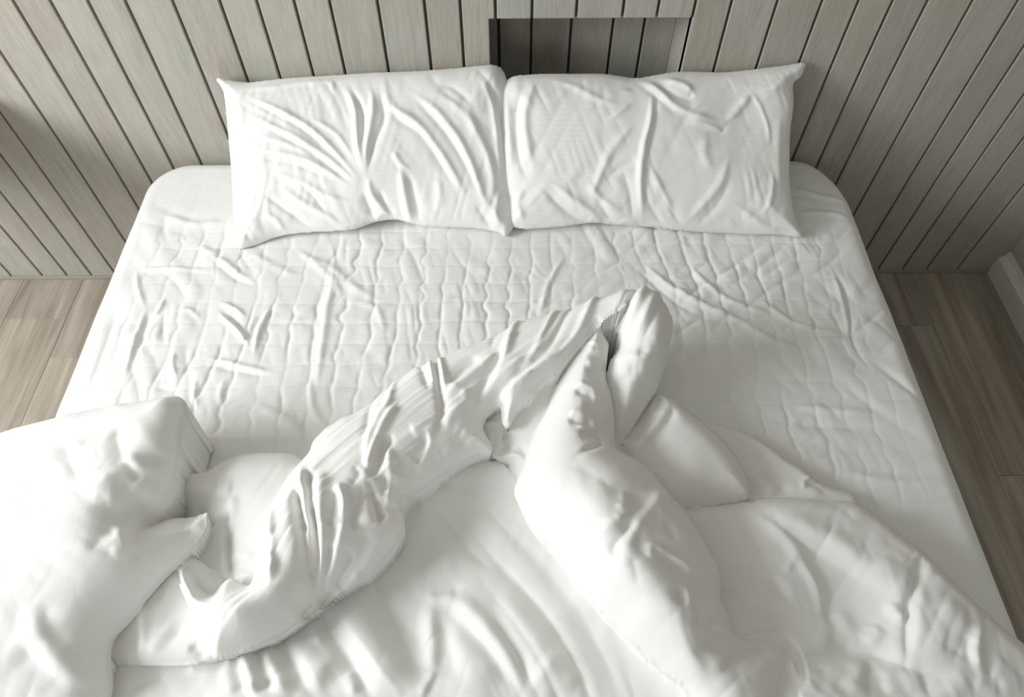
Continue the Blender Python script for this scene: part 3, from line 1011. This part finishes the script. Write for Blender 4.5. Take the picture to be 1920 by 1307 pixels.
strokes(1, CE, k=.6, wk=1.3, lst=[([(180, 1260), (280, 1230), (360, 1215)], .006, -.008), ([(450, 1190), (520, 1150), (600, 1130)], .006, .007), ([(660, 1120), (680, 1200), (700, 1307)], .012, .012), ([(740, 1080), (780, 1200), (820, 1307)], .010, .012), ([(700, 1110), (740, 1200), (760, 1307)], .008, -.010),
                ([(830, 1040), (900, 1160), (960, 1300)], .012, .010)])
Dv.flow(1, [(760, 930), (860, 1060), (960, 1180), (1030, 1300), (1080, 1450)], .05, .3, .006, 401, h=.03)
soft_noise(1, .12, .006, 402)
nz(1, .02, .08, -.3, .0014, 403)

# 2 low puff behind the twist
Dv.layer(2, [(326, 905, .04), (338, 886, .055), (352, 878, .06), (372, 880, .065), (385, 887, .06), (402, 877, .065), (430, 861, .07), (465, 852, .075), (510, 851, .075), (560, 857, .07), (640, 900, .06), (620, 1040, .05),
             (560, 1150, .05), (430, 1150, .03), (350, 1100, .03), (320, 1020, -.0), (300, 985, -.01), (318, 945, .0)],
         [(480, 900, .11), (450, 960, .10), (460, 1040, .08), (360, 915, .085), (395, 1010, .055), (385, 1070, .045), (350, 960, .03), (540, 920, .11), (405, 940, .085)], R=.05, drop=.05, edge=.7)
strokes(2, CE, [
    ([(640, 425), (648, 520), (662, 640), (676, 716)], (.014, .005), -.020), ([(690, 280), (680, 400), (660, 500)], .012, .007),
    ([(525, 340), (535, 400), (560, 430)], .007, -.008), ([(690, 700), (730, 690), (790, 700)], .006, .006), ([(670, 610), (760, 600), (800, 620)], .008, .004),
    ([(400, 250), (430, 400), (450, 560)], .010, -.018), ([(300, 470), (360, 400), (420, 330)], .016, -.02), ([(590, 640), (560, 700), (530, 780)], .009, .007), ([(520, 700), (510, 760), (530, 800)], .008, .006),
    ([(560, 175), (590, 200), (620, 260)], .007, -.004), ([(620, 780), (650, 740), (676, 716)], .007, -.012), ([(690, 260), (640, 270), (620, 320)], .014, .006),
])
nz(2, .05, .12, .3, .003, 411)
nz(2, .02, .06, -.4, .0016, 412)

# 3 shaded lower flap
Dv.layer(3, [(348, 1052, .06), (300, 1110, .05), (262, 1150, .045), (225, 1190, .04), (211, 1215, .035), (214, 1240, .035), (262, 1250, .035), (330, 1252, .04), (400, 1247, .045), (450, 1235, .05), (500, 1200, .05),
             (430, 1110, .05), (390, 1060, .05)], [(290, 1200, .07), (350, 1190, .075), (340, 1120, .07), (230, 1215, .05)], R=.03, drop=.035, edge=.9)
strokes(3, CE, [([(250, 830), (240, 960), (245, 1120)], .010, .008), ([(380, 690), (330, 740), (270, 800)], .008, -.008), ([(440, 1010), (380, 960), (300, 930)], .02, -.006), ([(420, 680), (380, 760), (350, 830)], .007, .006),
                ([(470, 1040), (520, 1090), (545, 1110)], .006, -.008), ([(400, 900), (330, 1000), (260, 1120)], .016, .007)])

# 4 thin spread-out right edge
Dv.layer(4, [(1240, 800, .03), (1290, 780, .02), (1340, 797, .02), (1400, 816, .018), (1450, 846, .018), (1478, 868, .018), (1503, 882, .022), (1523, 899, .024), (1549, 914, .022), (1598, 930, .020), (1606, 941, .018), (1650, 971, .018), (1696, 1011, .018), (1726, 1034, .018), (1765, 1073, .018),
             (1807, 1112, .018), (1846, 1148, .02), (1879, 1177, .02), (1920, 1210, .02), (2000, 1280, .0), W(1.0, -.1, -.08), (1500, 1400, .03), (1300, 1100, .03)], [(1450, 900, .035), (1520, 930, .04)], R=.018, drop=.02, edge=.8)
strokes(4, C6, [([(510, 130), (505, 80), (540, 50), (580, 60)], .005, .006), ([(540, 100), (580, 90), (610, 100)], .004, -.004), ([(150, 10), (210, 90), (230, 160)], .010, -.008), ([(60, 0), (30, 30), (60, 40)], .006, .004), ([(380, 120), (480, 110), (640, 150)], .012, .006), ([(240, 20), (300, 100), (360, 160)], .02, .008)])
strokes(4, C4, [([(1400, 1000), (1440, 980), (1480, 985)], .006, .004)])

# 5 folded-over lower right quarter
Dv.layer(5, [(1262, 960, .05), (1300, 953, .055), (1350, 947, .06), (1400, 940, .06), (1450, 937, .06), (1500, 937, .055), (1550, 940, .058), (1604, 944, .05), (1650, 973, .048), (1696, 1013, .046), (1726, 1036, .045), (1765, 1075, .045),
             (1807, 1114, .045), (1846, 1150, .042), (1879, 1179, .04), (1920, 1212, .035), (2000, 1282, .0), W(.98, -.08, -.08), W(.98, -.4, -.12), W(.9, -.5, -.12), W(.3, -.5, -.10), (1350, 1500, .04), (1250, 1200, .04)],
         [(1420, 975, .085), (1500, 975, .09), (1580, 1000, .088), (1660, 1065, .086), (1740, 1130, .082), (1350, 1000, .07), (1380, 1060, .06), (1420, 1110, .055), (1500, 1090, .075), (1560, 1120, .055), (1620, 1170, .05),
          (1680, 1200, .07), (1760, 1190, .085), (1830, 1230, .07), (1470, 1200, .05), (1590, 1230, .05), (1600, 1290, .07), (1500, 1290, .08), (1720, 1290, .06), (1850, 1300, .05), W(.6, 0, .06), W(.6, -.3, .04)], R=.032, drop=.04, edge=.6)
strokes(5, C6, k=.85, wk=1.25, weak=1040, lst=[
    ([(285, 250), (400, 340), (520, 410), (600, 455), (720, 540), (860, 640), (960, 700)], (.010, .030), -.020),
    ([(300, 215), (420, 290), (560, 370), (700, 440), (850, 560), (980, 640)], (.02, .016), .010),
    ([(220, 250), (330, 330), (440, 440), (530, 560), (590, 680), (615, 800), (620, 900)], (.014, .010), .018),
    ([(430, 400), (540, 520), (620, 660), (650, 800), (740, 960)], .016, -.012),
    ([(705, 285), (660, 360), (610, 450), (572, 540)], .0035, -.004), ([(480, 470), (430, 560), (460, 590)], .006, .004),
    ([(1178, 470), (1165, 580), (1145, 690), (1118, 800), (1112, 1000), (1104, 1140)], (.009, .006), -.016), ([(1200, 640), (1150, 760), (1140, 900), (1140, 1060)], (.010, .012), .008),
    ([(980, 760), (1040, 830), (1090, 890)], (.010, .006), .010), ([(960, 480), (1000, 620), (1080, 760)], .02, .006),
    ([(1550, 815), (1545, 850), (1520, 870)], .004, -.008), ([(1545, 880), (1500, 970), (1492, 1070), (1530, 1200)], (.012, .008), .012), ([(1560, 900), (1565, 1050), (1585, 1220)], .007, -.010), ([(1480, 950), (1460, 1040), (1480, 1130)], .008, -.007),
    ([(500, 1085), (620, 1055), (750, 1045), (860, 1040), (1000, 1080), (1110, 1130), (1250, 1170), (1450, 1205)], (.010, .014), -.016),
    ([(860, 1060), (760, 1140), (660, 1230), (560, 1307)], .014, .014), ([(840, 1070), (840, 1150), (800, 1220), (790, 1307)], .010, .012), ([(800, 1110), (740, 1200), (680, 1300)], .009, -.010), ([(900, 1080), (890, 1180), (900, 1307)], .010, -.010),
    ([(940, 1060), (1060, 1130), (1140, 1220), (1190, 1307)], .012, .014), ([(920, 1120), (1000, 1220), (1040, 1307)], .010, .010), ([(1180, 1170), (1220, 1260), (1230, 1307)], .009, -.010), ([(960, 1150), (960, 1230), (990, 1307)], .008, -.008),
    ([(1480, 1210), (1560, 1260), (1640, 1307)], .008, .010), ([(1470, 1205), (1400, 1250), (1330, 1290)], .010, .008), ([(1620, 1240), (1700, 1220), (1775, 1215)], .008, .008),
    ([(150, 585), (280, 600), (380, 680), (450, 780)], .010, -.008), ([(250, 570), (380, 640), (470, 750)], .010, .008), ([(130, 690), (180, 740), (320, 760), (450, 860)], .012, .006),
    ([(20, 640), (60, 700), (150, 700)], .010, -.010), ([(400, 1050), (420, 1110), (480, 1120)], .009, .010), ([(530, 1050), (470, 1120), (540, 1220), (520, 1307)], .012, .012), ([(600, 1100), (640, 1200), (590, 1290)], .012, -.010),
    ([(940, 880), (900, 970), (860, 1010)], .010, .008), ([(640, 940), (720, 990), (820, 1010)], .012, -.006), ([(1300, 1000), (1400, 1050), (1420, 1090)], .010, -.006), ([(700, 800), (760, 900), (770, 960)], .012, .007),
    ([(1300, 720), (1400, 860), (1480, 900)], .02, .006), ([(1640, 1050), (1600, 1150), (1620, 1230)], .014, .008),
])
nz(5, .05, .14, .8, .003, 421)
nz(5, .024, .09, -.7, .0024, 423)
nz(5, .02, .06, .2, .0014, 424)
soft_noise(5, .09, .005, 422)

# 6 rounded lobe right of the peak
Dv.layer(6, [(1165, 846, .05), (1195, 800, .06), (1225, 752, .07), (1240, 741, .07), (1260, 748, .07), (1285, 768, .065), (1325, 801, .06), (1357, 831, .055), (1381, 862, .05), (1397, 898, .05), (1402, 921, .05), (1399, 939, .045), (1348, 947, .045), (1275, 958, .045), (1230, 930, .05)],
         [(1300, 870, .10), (1260, 820, .10), (1340, 900, .09), (1230, 850, .08)], R=.06, drop=.055, edge=.75)
strokes(6, C4, [([(1028, 690), (1040, 750), (990, 820), (930, 890), (870, 960), (815, 1020)], (.008, .012), -.014), ([(970, 650), (960, 700), (930, 740)], .005, -.008), ([(920, 690), (900, 760), (850, 840), (780, 930)], .010, -.010),
                ([(1000, 690), (960, 780), (860, 900)], .010, .006), ([(1300, 1230), (1200, 1245), (1090, 1290)], .012, -.004), ([(880, 1060), (960, 1040), (1040, 1060)], .012, -.005)])
soft_noise(6, .10, .004, 431)
nz(6, .02, .07, -.8, .0012, 432)

# 7 inside of the fold below the peak, with its gathered hem
Dv.layer(7, [(896, 800, .05), (915, 780, .06), (940, 765, .07), (990, 730, .10), (1050, 680, .12), (1110, 640, .14), (1130, 700, .12), (1060, 800, .07), (1000, 880, .05), (968, 912, .04), (952, 880, .04), (925, 855, .045), (905, 830, .045)],
         [(1010, 790, .10), (980, 830, .085), (940, 830, .07)], R=.03, drop=.035)
strokes(7, C2, [([(1530, 590), (1600, 585), (1650, 560), (1660, 480)], .005, .010), ([(1620, 600), (1595, 690), (1620, 770), (1680, 800), (1770, 775), (1800, 830)], .005, .012), ([(1660, 620), (1690, 700), (1720, 740)], .004, -.010), ([(1600, 830), (1680, 830), (1760, 800)], .006, -.012),
                ([(1560, 620), (1560, 700), (1590, 780)], .008, -.012), ([(1700, 590), (1670, 620), (1700, 690)], .005, -.008), ([(1690, 860), (1740, 950), (1750, 1030)], .006, .006), ([(1780, 700), (1830, 780), (1850, 800)], .006, -.007)])

# 8 the big twisted diagonal roll
Dv.layer(8, [(341, 1066, .06), (339, 1090, .065), (346, 1112, .07), (362, 1145, .07), (383, 1184, .07), (396, 1215, .06), (410, 1240, .045), (450, 1232, .04), (520, 1203, .04), (562, 1176, .04), (610, 1138, .045), (655, 1108, .05), (700, 1078, .055), (735, 1042, .06), (757, 1008, .065), (761, 985, .07), (757, 948, .07),
             (783, 932, .065), (824, 904, .065), (866, 874, .065), (900, 860, .06), (924, 851, .06), (914, 825, .07), (906, 803, .075), (920, 779, .085), (938, 769, .09), (942, 800, .08), (955, 805, .085), (970, 783, .09), (984, 767, .10), (1000, 757, .10), (1015, 728, .115), (1042, 711, .12), (1062, 682, .135),
             (1085, 656, .15), (1114, 621, .17), (1150, 595, .19), (1168, 578, .20), (1190, 560, .20), (1193, 548, .19), (1157, 555, .17), (1104, 571, .15), (1045, 589, .13), (979, 609, .11), (940, 629, .10), (900, 648, .095), (866, 659, .09), (822, 680, .09), (783, 692, .085), (755, 714, .085), (714, 747, .08), (673, 778, .08), (645, 789, .075), (612, 811, .075), (590, 833, .075), (582, 854, .075),
             (553, 887, .08), (515, 950, .08), (488, 1015, .075), (479, 1088, .07), (468, 1102, .07), (445, 1090, .06), (433, 1089, .06), (418, 1102, .06), (406, 1117, .06), (385, 1113, .06), (372, 1092, .06), (358, 1070, .06)],
         [(440, 1150, .135), (400, 1160, .12), (470, 1190, .10), (520, 1120, .125), (560, 1040, .14), (640, 960, .145), (700, 900, .145), (760, 800, .145), (850, 760, .14), (900, 720, .145), (960, 700, .16), (1040, 650, .18), (1110, 600, .20), (680, 1020, .115), (820, 860, .115), (620, 870, .14), (1150, 572, .215), (600, 1090, .10)], R=.055, drop=.055, edge=.85, lift=.018)
strokes(8, C2, k=.85, taper=.2, lst=[
    ([(1000, 280), (910, 390), (830, 520), (760, 690), (740, 860)], (.007, .007), .009), ([(960, 300), (860, 400), (760, 540), (690, 700)], .007, -.007), ([(970, 400), (880, 540), (810, 690), (755, 900)], .008, .012),
    ([(925, 620), (860, 740), (810, 870), (752, 930)], (.007, .016), -.020), ([(750, 935), (790, 1030), (850, 1250)], (.010, .005), -.014), ([(840, 640), (780, 760), (745, 860)], .006, .006),
    ([(1242, 150), (1270, 230), (1285, 340)], .006, .014), ([(1228, 170), (1240, 300), (1262, 430), (1245, 600)], (.010, .006), -.016), ([(1195, 195), (1210, 260), (1215, 320)], .006, .010), ([(1110, 210), (1160, 280), (1195, 335)], .007, -.010),
    ([(1288, 348), (1400, 262), (1520, 170), (1660, 60)], (.008, .010), .012), ([(1310, 300), (1420, 190), (1540, 110)], .012, -.010), ([(1710, 20), (1610, 170), (1545, 300), (1490, 440), (1400, 600), (1310, 760)], (.014, .010), -.016),
    ([(1888, 60), (1720, 160), (1610, 300), (1545, 400), (1420, 560), (1340, 720)], .010, .010), ([(1888, 150), (1700, 290), (1560, 440), (1500, 570)], .008, -.010), ([(1888, 200), (1760, 300), (1650, 440)], .007, .008),
    ([(1158, 620), (1155, 720), (1090, 850)], (.006, .012), -.012), ([(1180, 600), (1170, 720), (1100, 860)], .007, .007), ([(960, 880), (1000, 1040), (1015, 1220)], (.012, .010), .012), ([(1090, 930), (1180, 870), (1300, 800)], .012, .006), ([(1050, 620), (1140, 590), (1240, 600)], .012, .006),
    ([(730, 960), (700, 1120), (640, 1300)], (.010, .008), -.012), ([(550, 960), (600, 1080), (600, 1230)], (.008, .008), .014), ([(545, 990), (500, 1150), (490, 1290)], .010, -.010), ([(640, 1000), (650, 1120), (620, 1250)], .010, -.008),
    ([(358, 860), (368, 1050), (400, 1300)], (.006, .008), -.018), ([(268, 980), (300, 1180), (335, 1307)], (.007, .009), -.016), ([(310, 860), (330, 1050), (365, 1280)], .009, .012), ([(440, 880), (440, 1100), (450, 1280)], .014, .012),
    ([(660, 840), (700, 900), (640, 980)], .008, -.006), ([(640, 520), (560, 590), (480, 650)], .006, .003), ([(900, 720), (920, 900), (900, 1100), (930, 1140)], .008, .008), ([(870, 900), (880, 1060)], .010, -.010),
    ([(1400, 290), (1430, 400), (1330, 500), (1300, 620)], .010, .006), ([(1480, 480), (1400, 680), (1250, 850)], .010, .008), ([(1450, 640), (1340, 780), (1200, 900)], .008, -.008),
])
strokes(8, C3, k=1.25, taper=.13, lst=[
    ([(283, 50), (320, 300), (340, 470), (375, 600)], (.006, .010), -.014), ([(360, 100), (392, 330), (390, 510), (340, 660), (280, 800)], (.005, .009), -.022), ([(470, 340), (455, 470), (420, 600), (350, 720)], (.006, .008), -.014),
    ([(600, 380), (545, 480), (480, 610), (390, 710)], (.006, .012), -.016), ([(440, 220), (440, 470), (405, 600), (350, 720)], .008, .010), ([(560, 220), (525, 470), (450, 630)], .010, .010), ([(680, 280), (620, 460), (500, 620)], .014, -.007),
    ([(690, 50), (730, 150), (765, 240)], .008, -.008), ([(150, 170), (140, 420), (125, 590)], (.010, .008), .010), ([(120, 300), (130, 450), (100, 600)], .008, -.006), ([(820, 50), (835, 160)], .010, .008), ([(870, 160), (890, 260), (840, 380)], .012, .006),
    ([(700, 560), (500, 690), (290, 812)], (.006, .006), .006), ([(520, 660), (400, 720), (300, 780)], .006, -.007), ([(340, 560), (310, 680), (260, 800)], .006, .005),
])
strokes(8, CE, [([(600, 790), (560, 770), (520, 800)], .010, .010), ([(440, 650), (460, 740), (500, 880), (540, 980)], .010, .006), ([(870, 560), (880, 640), (850, 700)], .006, .006)])
strokes(8, C4, k=.95, taper=.18, lst=[
    ([(0, 400), (70, 320), (200, 250), (400, 182), (560, 132)], .008, -.010), ([(0, 560), (80, 400), (200, 300), (400, 212), (600, 145)], .009, .012), ([(60, 640), (200, 450), (350, 330), (520, 235), (680, 150)], (.008, .008), -.012),
    ([(120, 640), (300, 470), (480, 330), (600, 255), (700, 190)], .009, .012), ([(80, 560), (250, 390), (420, 285), (560, 200)], .007, .008), ([(20, 560), (140, 420), (300, 300), (450, 225)], .007, -.008), ([(160, 660), (300, 520), (440, 390), (560, 290)], .007, -.008),
    ([(240, 650), (300, 560), (400, 440), (500, 350)], .008, .007), ([(600, 130), (700, 95), (800, 80)], .008, .007), ([(640, 120), (760, 75), (830, 65)], .006, -.006),
])
Dv.flow(8, [(420, 1190), (500, 1110), (560, 1010), (620, 930), (700, 860), (800, 780), (900, 710), (1000, 650), (1100, 600), (1190, 570)], .016, .28, .0060, 441)

# 9 the peak and its right flap
Dv.layer(9, [(1160, 582, .20), (1152, 600, .18), (1155, 625, .17), (1156, 655, .15), (1142, 681, .14), (1136, 720, .12), (1146, 790, .08), (1152, 850, .05), (1166, 850, .05), (1172, 826, .06), (1193, 790, .08), (1216, 754, .09), (1231, 731, .10), (1238, 715, .11), (1249, 678, .13), (1256, 645, .15), (1260, 622, .165), (1257, 596, .18),
             (1249, 573, .19), (1237, 556, .195), (1223, 548, .195), (1195, 547, .195), (1172, 560, .20)],
         [(1215, 580, .235), (1200, 620, .215), (1205, 670, .19), (1190, 730, .15), (1170, 790, .11), (1165, 830, .08), (1235, 610, .22), (1235, 660, .19)], R=.05, drop=.05, edge=.7)
strokes(9, C4, [
    ([(960, 85), (945, 150), (850, 240), (760, 290), (715, 330)], (.012, .010), .014), ([(740, 190), (800, 220), (900, 160)], .014, -.012), ([(700, 200), (720, 290), (730, 380)], .018, -.022), ([(830, 370), (900, 390), (960, 380)], .009, -.009), ([(760, 340), (840, 270), (960, 200)], .008, .006),
    ([(820, 320), (880, 300), (980, 220)], .007, -.007), ([(700, 460), (790, 420), (900, 430), (1000, 380)], .012, .010), ([(690, 575), (760, 540), (840, 535)], .008, -.005), ([(830, 430), (810, 480), (870, 470)], .007, -.006), ([(1000, 140), (1010, 220), (1015, 330)], .008, .008), ([(980, 180), (985, 280), (960, 360)], .007, -.008),
    ([(790, 70), (880, 75), (940, 110)], .006, .006), ([(940, 70), (960, 100), (950, 150)], .005, .008), ([(900, 640), (830, 760), (740, 900)], .012, -.005), ([(940, 620), (900, 690), (800, 820)], .008, .006),
])

# 10 plump roll coming down from the peak to the right
Dv.layer(10, [(1114, 621, .16), (1098, 641, .15), (1081, 658, .135), (1061, 682, .12), (1045, 714, .105), (1032, 744, .095), (1019, 780, .09), (1006, 810, .085), (992, 839, .08), (986, 860, .075), (978, 885, .075), (969, 908, .07), (964, 928, .07), (975, 958, .07), (997, 999, .065), (1035, 1040, .06), (1072, 1085, .06), (1109, 1137, .06),
              (1154, 1185, .06), (1202, 1234, .06), (1243, 1270, .06), (1285, 1312, .06), W(.32, .05, .03), W(.40, -.2, .0), W(.55, -.5, -.08), W(.72, -.5, -.08), W(.62, -.2, .02), W(.55, .05, .04), (1480, 1330, .01), (1490, 1290, .01), (1490, 1250, .01), (1475, 1215, .01), (1450, 1195, .01), (1415, 1190, .02), (1390, 1195, .04),
              (1372, 1185, .06), (1362, 1155, .07), (1347, 1125, .075), (1348, 1090, .08), (1336, 1051, .085), (1314, 1010, .09), (1288, 966, .095), (1262, 938, .10), (1247, 920, .10), (1228, 893, .10), (1205, 872, .10), (1166, 853, .10), (1153, 838, .10), (1151, 786, .11), (1145, 747, .12), (1135, 717, .13), (1137, 680, .14), (1139, 654, .155), (1130, 635, .16), (1120, 622, .16)],
         [(1115, 660, .19), (1095, 710, .18), (1090, 770, .175), (1080, 830, .175), (1070, 900, .185), (1120, 900, .20), (1050, 950, .165), (1130, 980, .20), (1190, 960, .19), (1220, 1030, .19), (1150, 1080, .18), (1250, 1100, .19), (1290, 1060, .165), (1200, 1160, .16), (1280, 1180, .17), (1300, 1250, .15), (1400, 1270, .115), (1120, 740, .17), (1130, 800, .155), (1435, 1240, .10),
          (1340, 1200, .12)], R=.085, drop=.075, edge=.8, power=2.2)
strokes(10, C4, [
    ([(540, 480), (590, 505), (650, 520)], .007, -.010), ([(530, 450), (590, 470), (640, 490)], .008, .006), ([(560, 370), (600, 400), (640, 400)], .006, .004), ([(480, 600), (540, 630), (600, 650)], .008, -.012), ([(480, 580), (560, 600), (620, 630)], .007, .007), ([(430, 770), (520, 785), (600, 805)], .009, -.012),
    ([(560, 750), (500, 745), (440, 740)], .010, .007), ([(530, 690), (590, 720), (640, 740)], .010, -.005), ([(495, 835), (560, 850), (612, 875), (620, 930), (560, 950), (480, 985)], (.006, .006), -.014), ([(500, 860), (560, 880), (590, 920)], .010, -.008), ([(480, 820), (560, 835), (630, 860)], .006, .008), ([(600, 340), (640, 420), (650, 540)], .008, .006),
    ([(540, 345), (600, 345), (640, 360)], .004, .004),
])
strokes(10, C5, k=.62, wk=1.15, lst=[
    ([(300, 140), (400, 180), (520, 260), (640, 310), (740, 320)], .022, -.012), ([(320, 80), (440, 60), (580, 110), (690, 190)], .014, .008), ([(335, 520), (400, 450), (480, 405), (570, 380)], (.010, .012), -.012), ([(440, 520), (480, 440), (580, 400)], .009, .010),
    ([(515, 640), (520, 540), (570, 480), (605, 390)], (.010, .012), -.020), ([(560, 600), (580, 520), (650, 440), (740, 310), (765, 255)], (.012, .014), .018), ([(650, 600), (640, 500), (690, 410), (760, 330)], .012, -.014), ([(690, 520), (790, 590), (930, 670)], (.007, .008), .012), ([(740, 570), (830, 640), (900, 690)], .009, -.010),
    ([(760, 420), (800, 470), (800, 520)], .009, -.008), ([(690, 610), (700, 560), (680, 520)], .008, .008), ([(840, 740), (850, 790), (865, 850)], .009, -.012), ([(880, 740), (890, 800), (930, 940)], .008, .008), ([(900, 810), (930, 880), (935, 960)], .007, -.010), ([(1000, 930), (1060, 970), (1135, 1012)], .006, .009), ([(1040, 850), (1020, 900), (990, 930)], .007, -.008),
    ([(950, 820), (980, 850), (1030, 800)], .008, .008), ([(900, 1110), (960, 1060), (1010, 1010)], .014, -.008), ([(600, 590), (620, 660), (640, 760)], .007, -.005), ([(380, 560), (370, 640), (400, 720)], .012, -.004), ([(230, 270), (330, 220), (440, 210)], .014, -.004), ([(550, 260), (565, 330), (530, 380)], .009, .007),
    ([(1050, 1200), (1110, 1110), (1200, 1060), (1288, 1040)], (.012, .010), -.020), ([(1060, 1170), (1080, 1110), (1120, 1040)], .012, .008), ([(1120, 1060), (1060, 1100), (1000, 1160)], .014, .005),
])
nz(10, .05, .11, .4, .0025, 451)
nz(10, .022, .07, -.9, .0020, 453)
nz(10, .018, .05, .3, .0012, 454)
soft_noise(10, .10, .004, 452)

# 11 tall billow on the left, hanging over the side of the bed, ending in a folded flap
Dv.layer(11, [W(-1.42, .70, -.30), W(-1.30, .76, -.12), (-60, 858, .0), (0, 826, .06), (40, 807, .08), (95, 790, .10), (150, 776, .11), (200, 766, .12), (255, 756, .135), (310, 746, .15), (335, 746, .155), (350, 757, .16), (351, 772, .16), (341, 800, .16), (339, 830, .155), (338, 860, .15), (333, 885, .14), (329, 915, .13),
              (318, 945, .12), (304, 968, .11), (285, 988, .10), (300, 981, .10), (340, 971, .105), (378, 964, .11), (392, 966, .11), (387, 990, .105), (372, 1018, .10), (350, 1048, .095), (325, 1073, .09), (292, 1105, .09), (270, 1132, .085), (252, 1162, .07), (228, 1186, .07), (214, 1205, .07), (209, 1240, .065), (210, 1310, .05),
              W(-.66, .05, .02), W(-.72, -.25, .0), W(-.78, -.50, -.08), W(-1.1, -.52, -.2), W(-1.40, -.5, -.36)],
         [(240, 800, .19), (150, 830, .18), (60, 860, .17), (290, 850, .195), (200, 900, .205), (100, 950, .195), (275, 930, .185), (230, 1000, .175), (150, 1050, .18), (50, 1050, .175), (320, 1010, .14), (280, 1060, .145), (240, 1120, .14), (180, 1180, .14), (100, 1200, .14), (120, 1290, .11), (20, 1250, .13), (355, 985, .12),
          W(-1.15, .5, .14), W(-1.25, .3, .06), W(-1.3, .5, .0), W(-1.2, 0, .02), W(-.9, 0, .10), W(-.9, -.3, .06)], R=.075, drop=.08, edge=.7, power=2.2)
strokes(11, CA, k=.6, wk=1.3, lst=[
    ([(250, 260), (290, 380), (350, 490), (390, 560)], .022, -.010), ([(120, 400), (200, 480), (260, 560)], .022, -.008), ([(160, 300), (230, 380), (280, 460)], .018, .007), ([(480, 190), (470, 270), (500, 350), (540, 390)], (.012, .012), -.012), ([(520, 180), (600, 260), (690, 330)], .014, .007),
    ([(490, 320), (560, 370), (640, 390), (710, 370)], .010, .010), ([(500, 350), (570, 410), (660, 420)], .008, -.007), ([(440, 570), (490, 500), (560, 440), (620, 420)], (.010, .008), .014), ([(460, 520), (510, 450), (580, 400)], .008, -.013), ([(480, 600), (540, 530), (600, 480)], .009, -.009),
    ([(380, 420), (450, 500), (470, 560)], .016, .008), ([(540, 600), (500, 640), (490, 700), (520, 790)], (.008, .010), .016), ([(545, 605), (540, 650), (530, 700), (545, 780)], .006, -.014), ([(470, 650), (480, 720), (510, 790)], .008, -.010), ([(350, 720), (400, 660), (470, 610)], .014, -.009), ([(580, 660), (550, 680), (530, 720)], .008, .006),
    ([(130, 950), (160, 1060), (230, 1150), (340, 1260)], (.012, .016), .016), ([(70, 1070), (130, 1160), (230, 1240), (300, 1280)], .018, -.014), ([(170, 900), (190, 1020), (260, 1120)], .014, -.006), ([(60, 480), (120, 560), (130, 660)], .018, -.006), ([(330, 300), (380, 240), (440, 230)], .014, -.006),
    ([(620, 580), (690, 480), (720, 400)], .012, .005), ([(700, 870), (620, 900), (540, 1000)], .014, -.004), ([(840, 580), (835, 640), (780, 740), (740, 780)], .005, -.010), ([(870, 590), (850, 660), (790, 740)], .004, .006), ([(350, 1100), (380, 1200), (360, 1290)], .014, .006),
])
nz(11, .06, .13, .5, .0030, 461)
nz(11, .025, .07, -.3, .0022, 463)
nz(11, .02, .05, .9, .0014, 464)
soft_noise(11, .13, .004, 462)
ucx, ucy = Dv.undercut()
snx, sny = Dv.snap()
Dv.smooth(1)
inside = Dv.ID > 0
# keep the cloth off the sheet, and let it hang beside the bed where it passes the edge
edge = BX0 - .02
lo = np.where((U > edge) & (U < BX1 + .01) & (V > BY0 - .01), .004, -.36)
H = np.where(inside, np.maximum(Dv.H, lo), Dv.H)
below = np.where((U > edge) & (U < BX1 + .01) & (V > BY0 - .01), .0, -.36)
rim = ~inside
H = np.where(rim, below, H)
Pd = Dv.points(H)
Pd[..., 0] += ucx + snx
Pd[..., 1] += ucy + sny
Pd[..., 2] = np.maximum(Pd[..., 2], .16)
duv = link('duvet', mesh_np('duvet', Pd, grid_faces(len(vd), len(ud), inside)), M_DUVET)
tag(duv, 'rumpled white duvet twisted into rolls across the foot half of the bed', 'duvet')
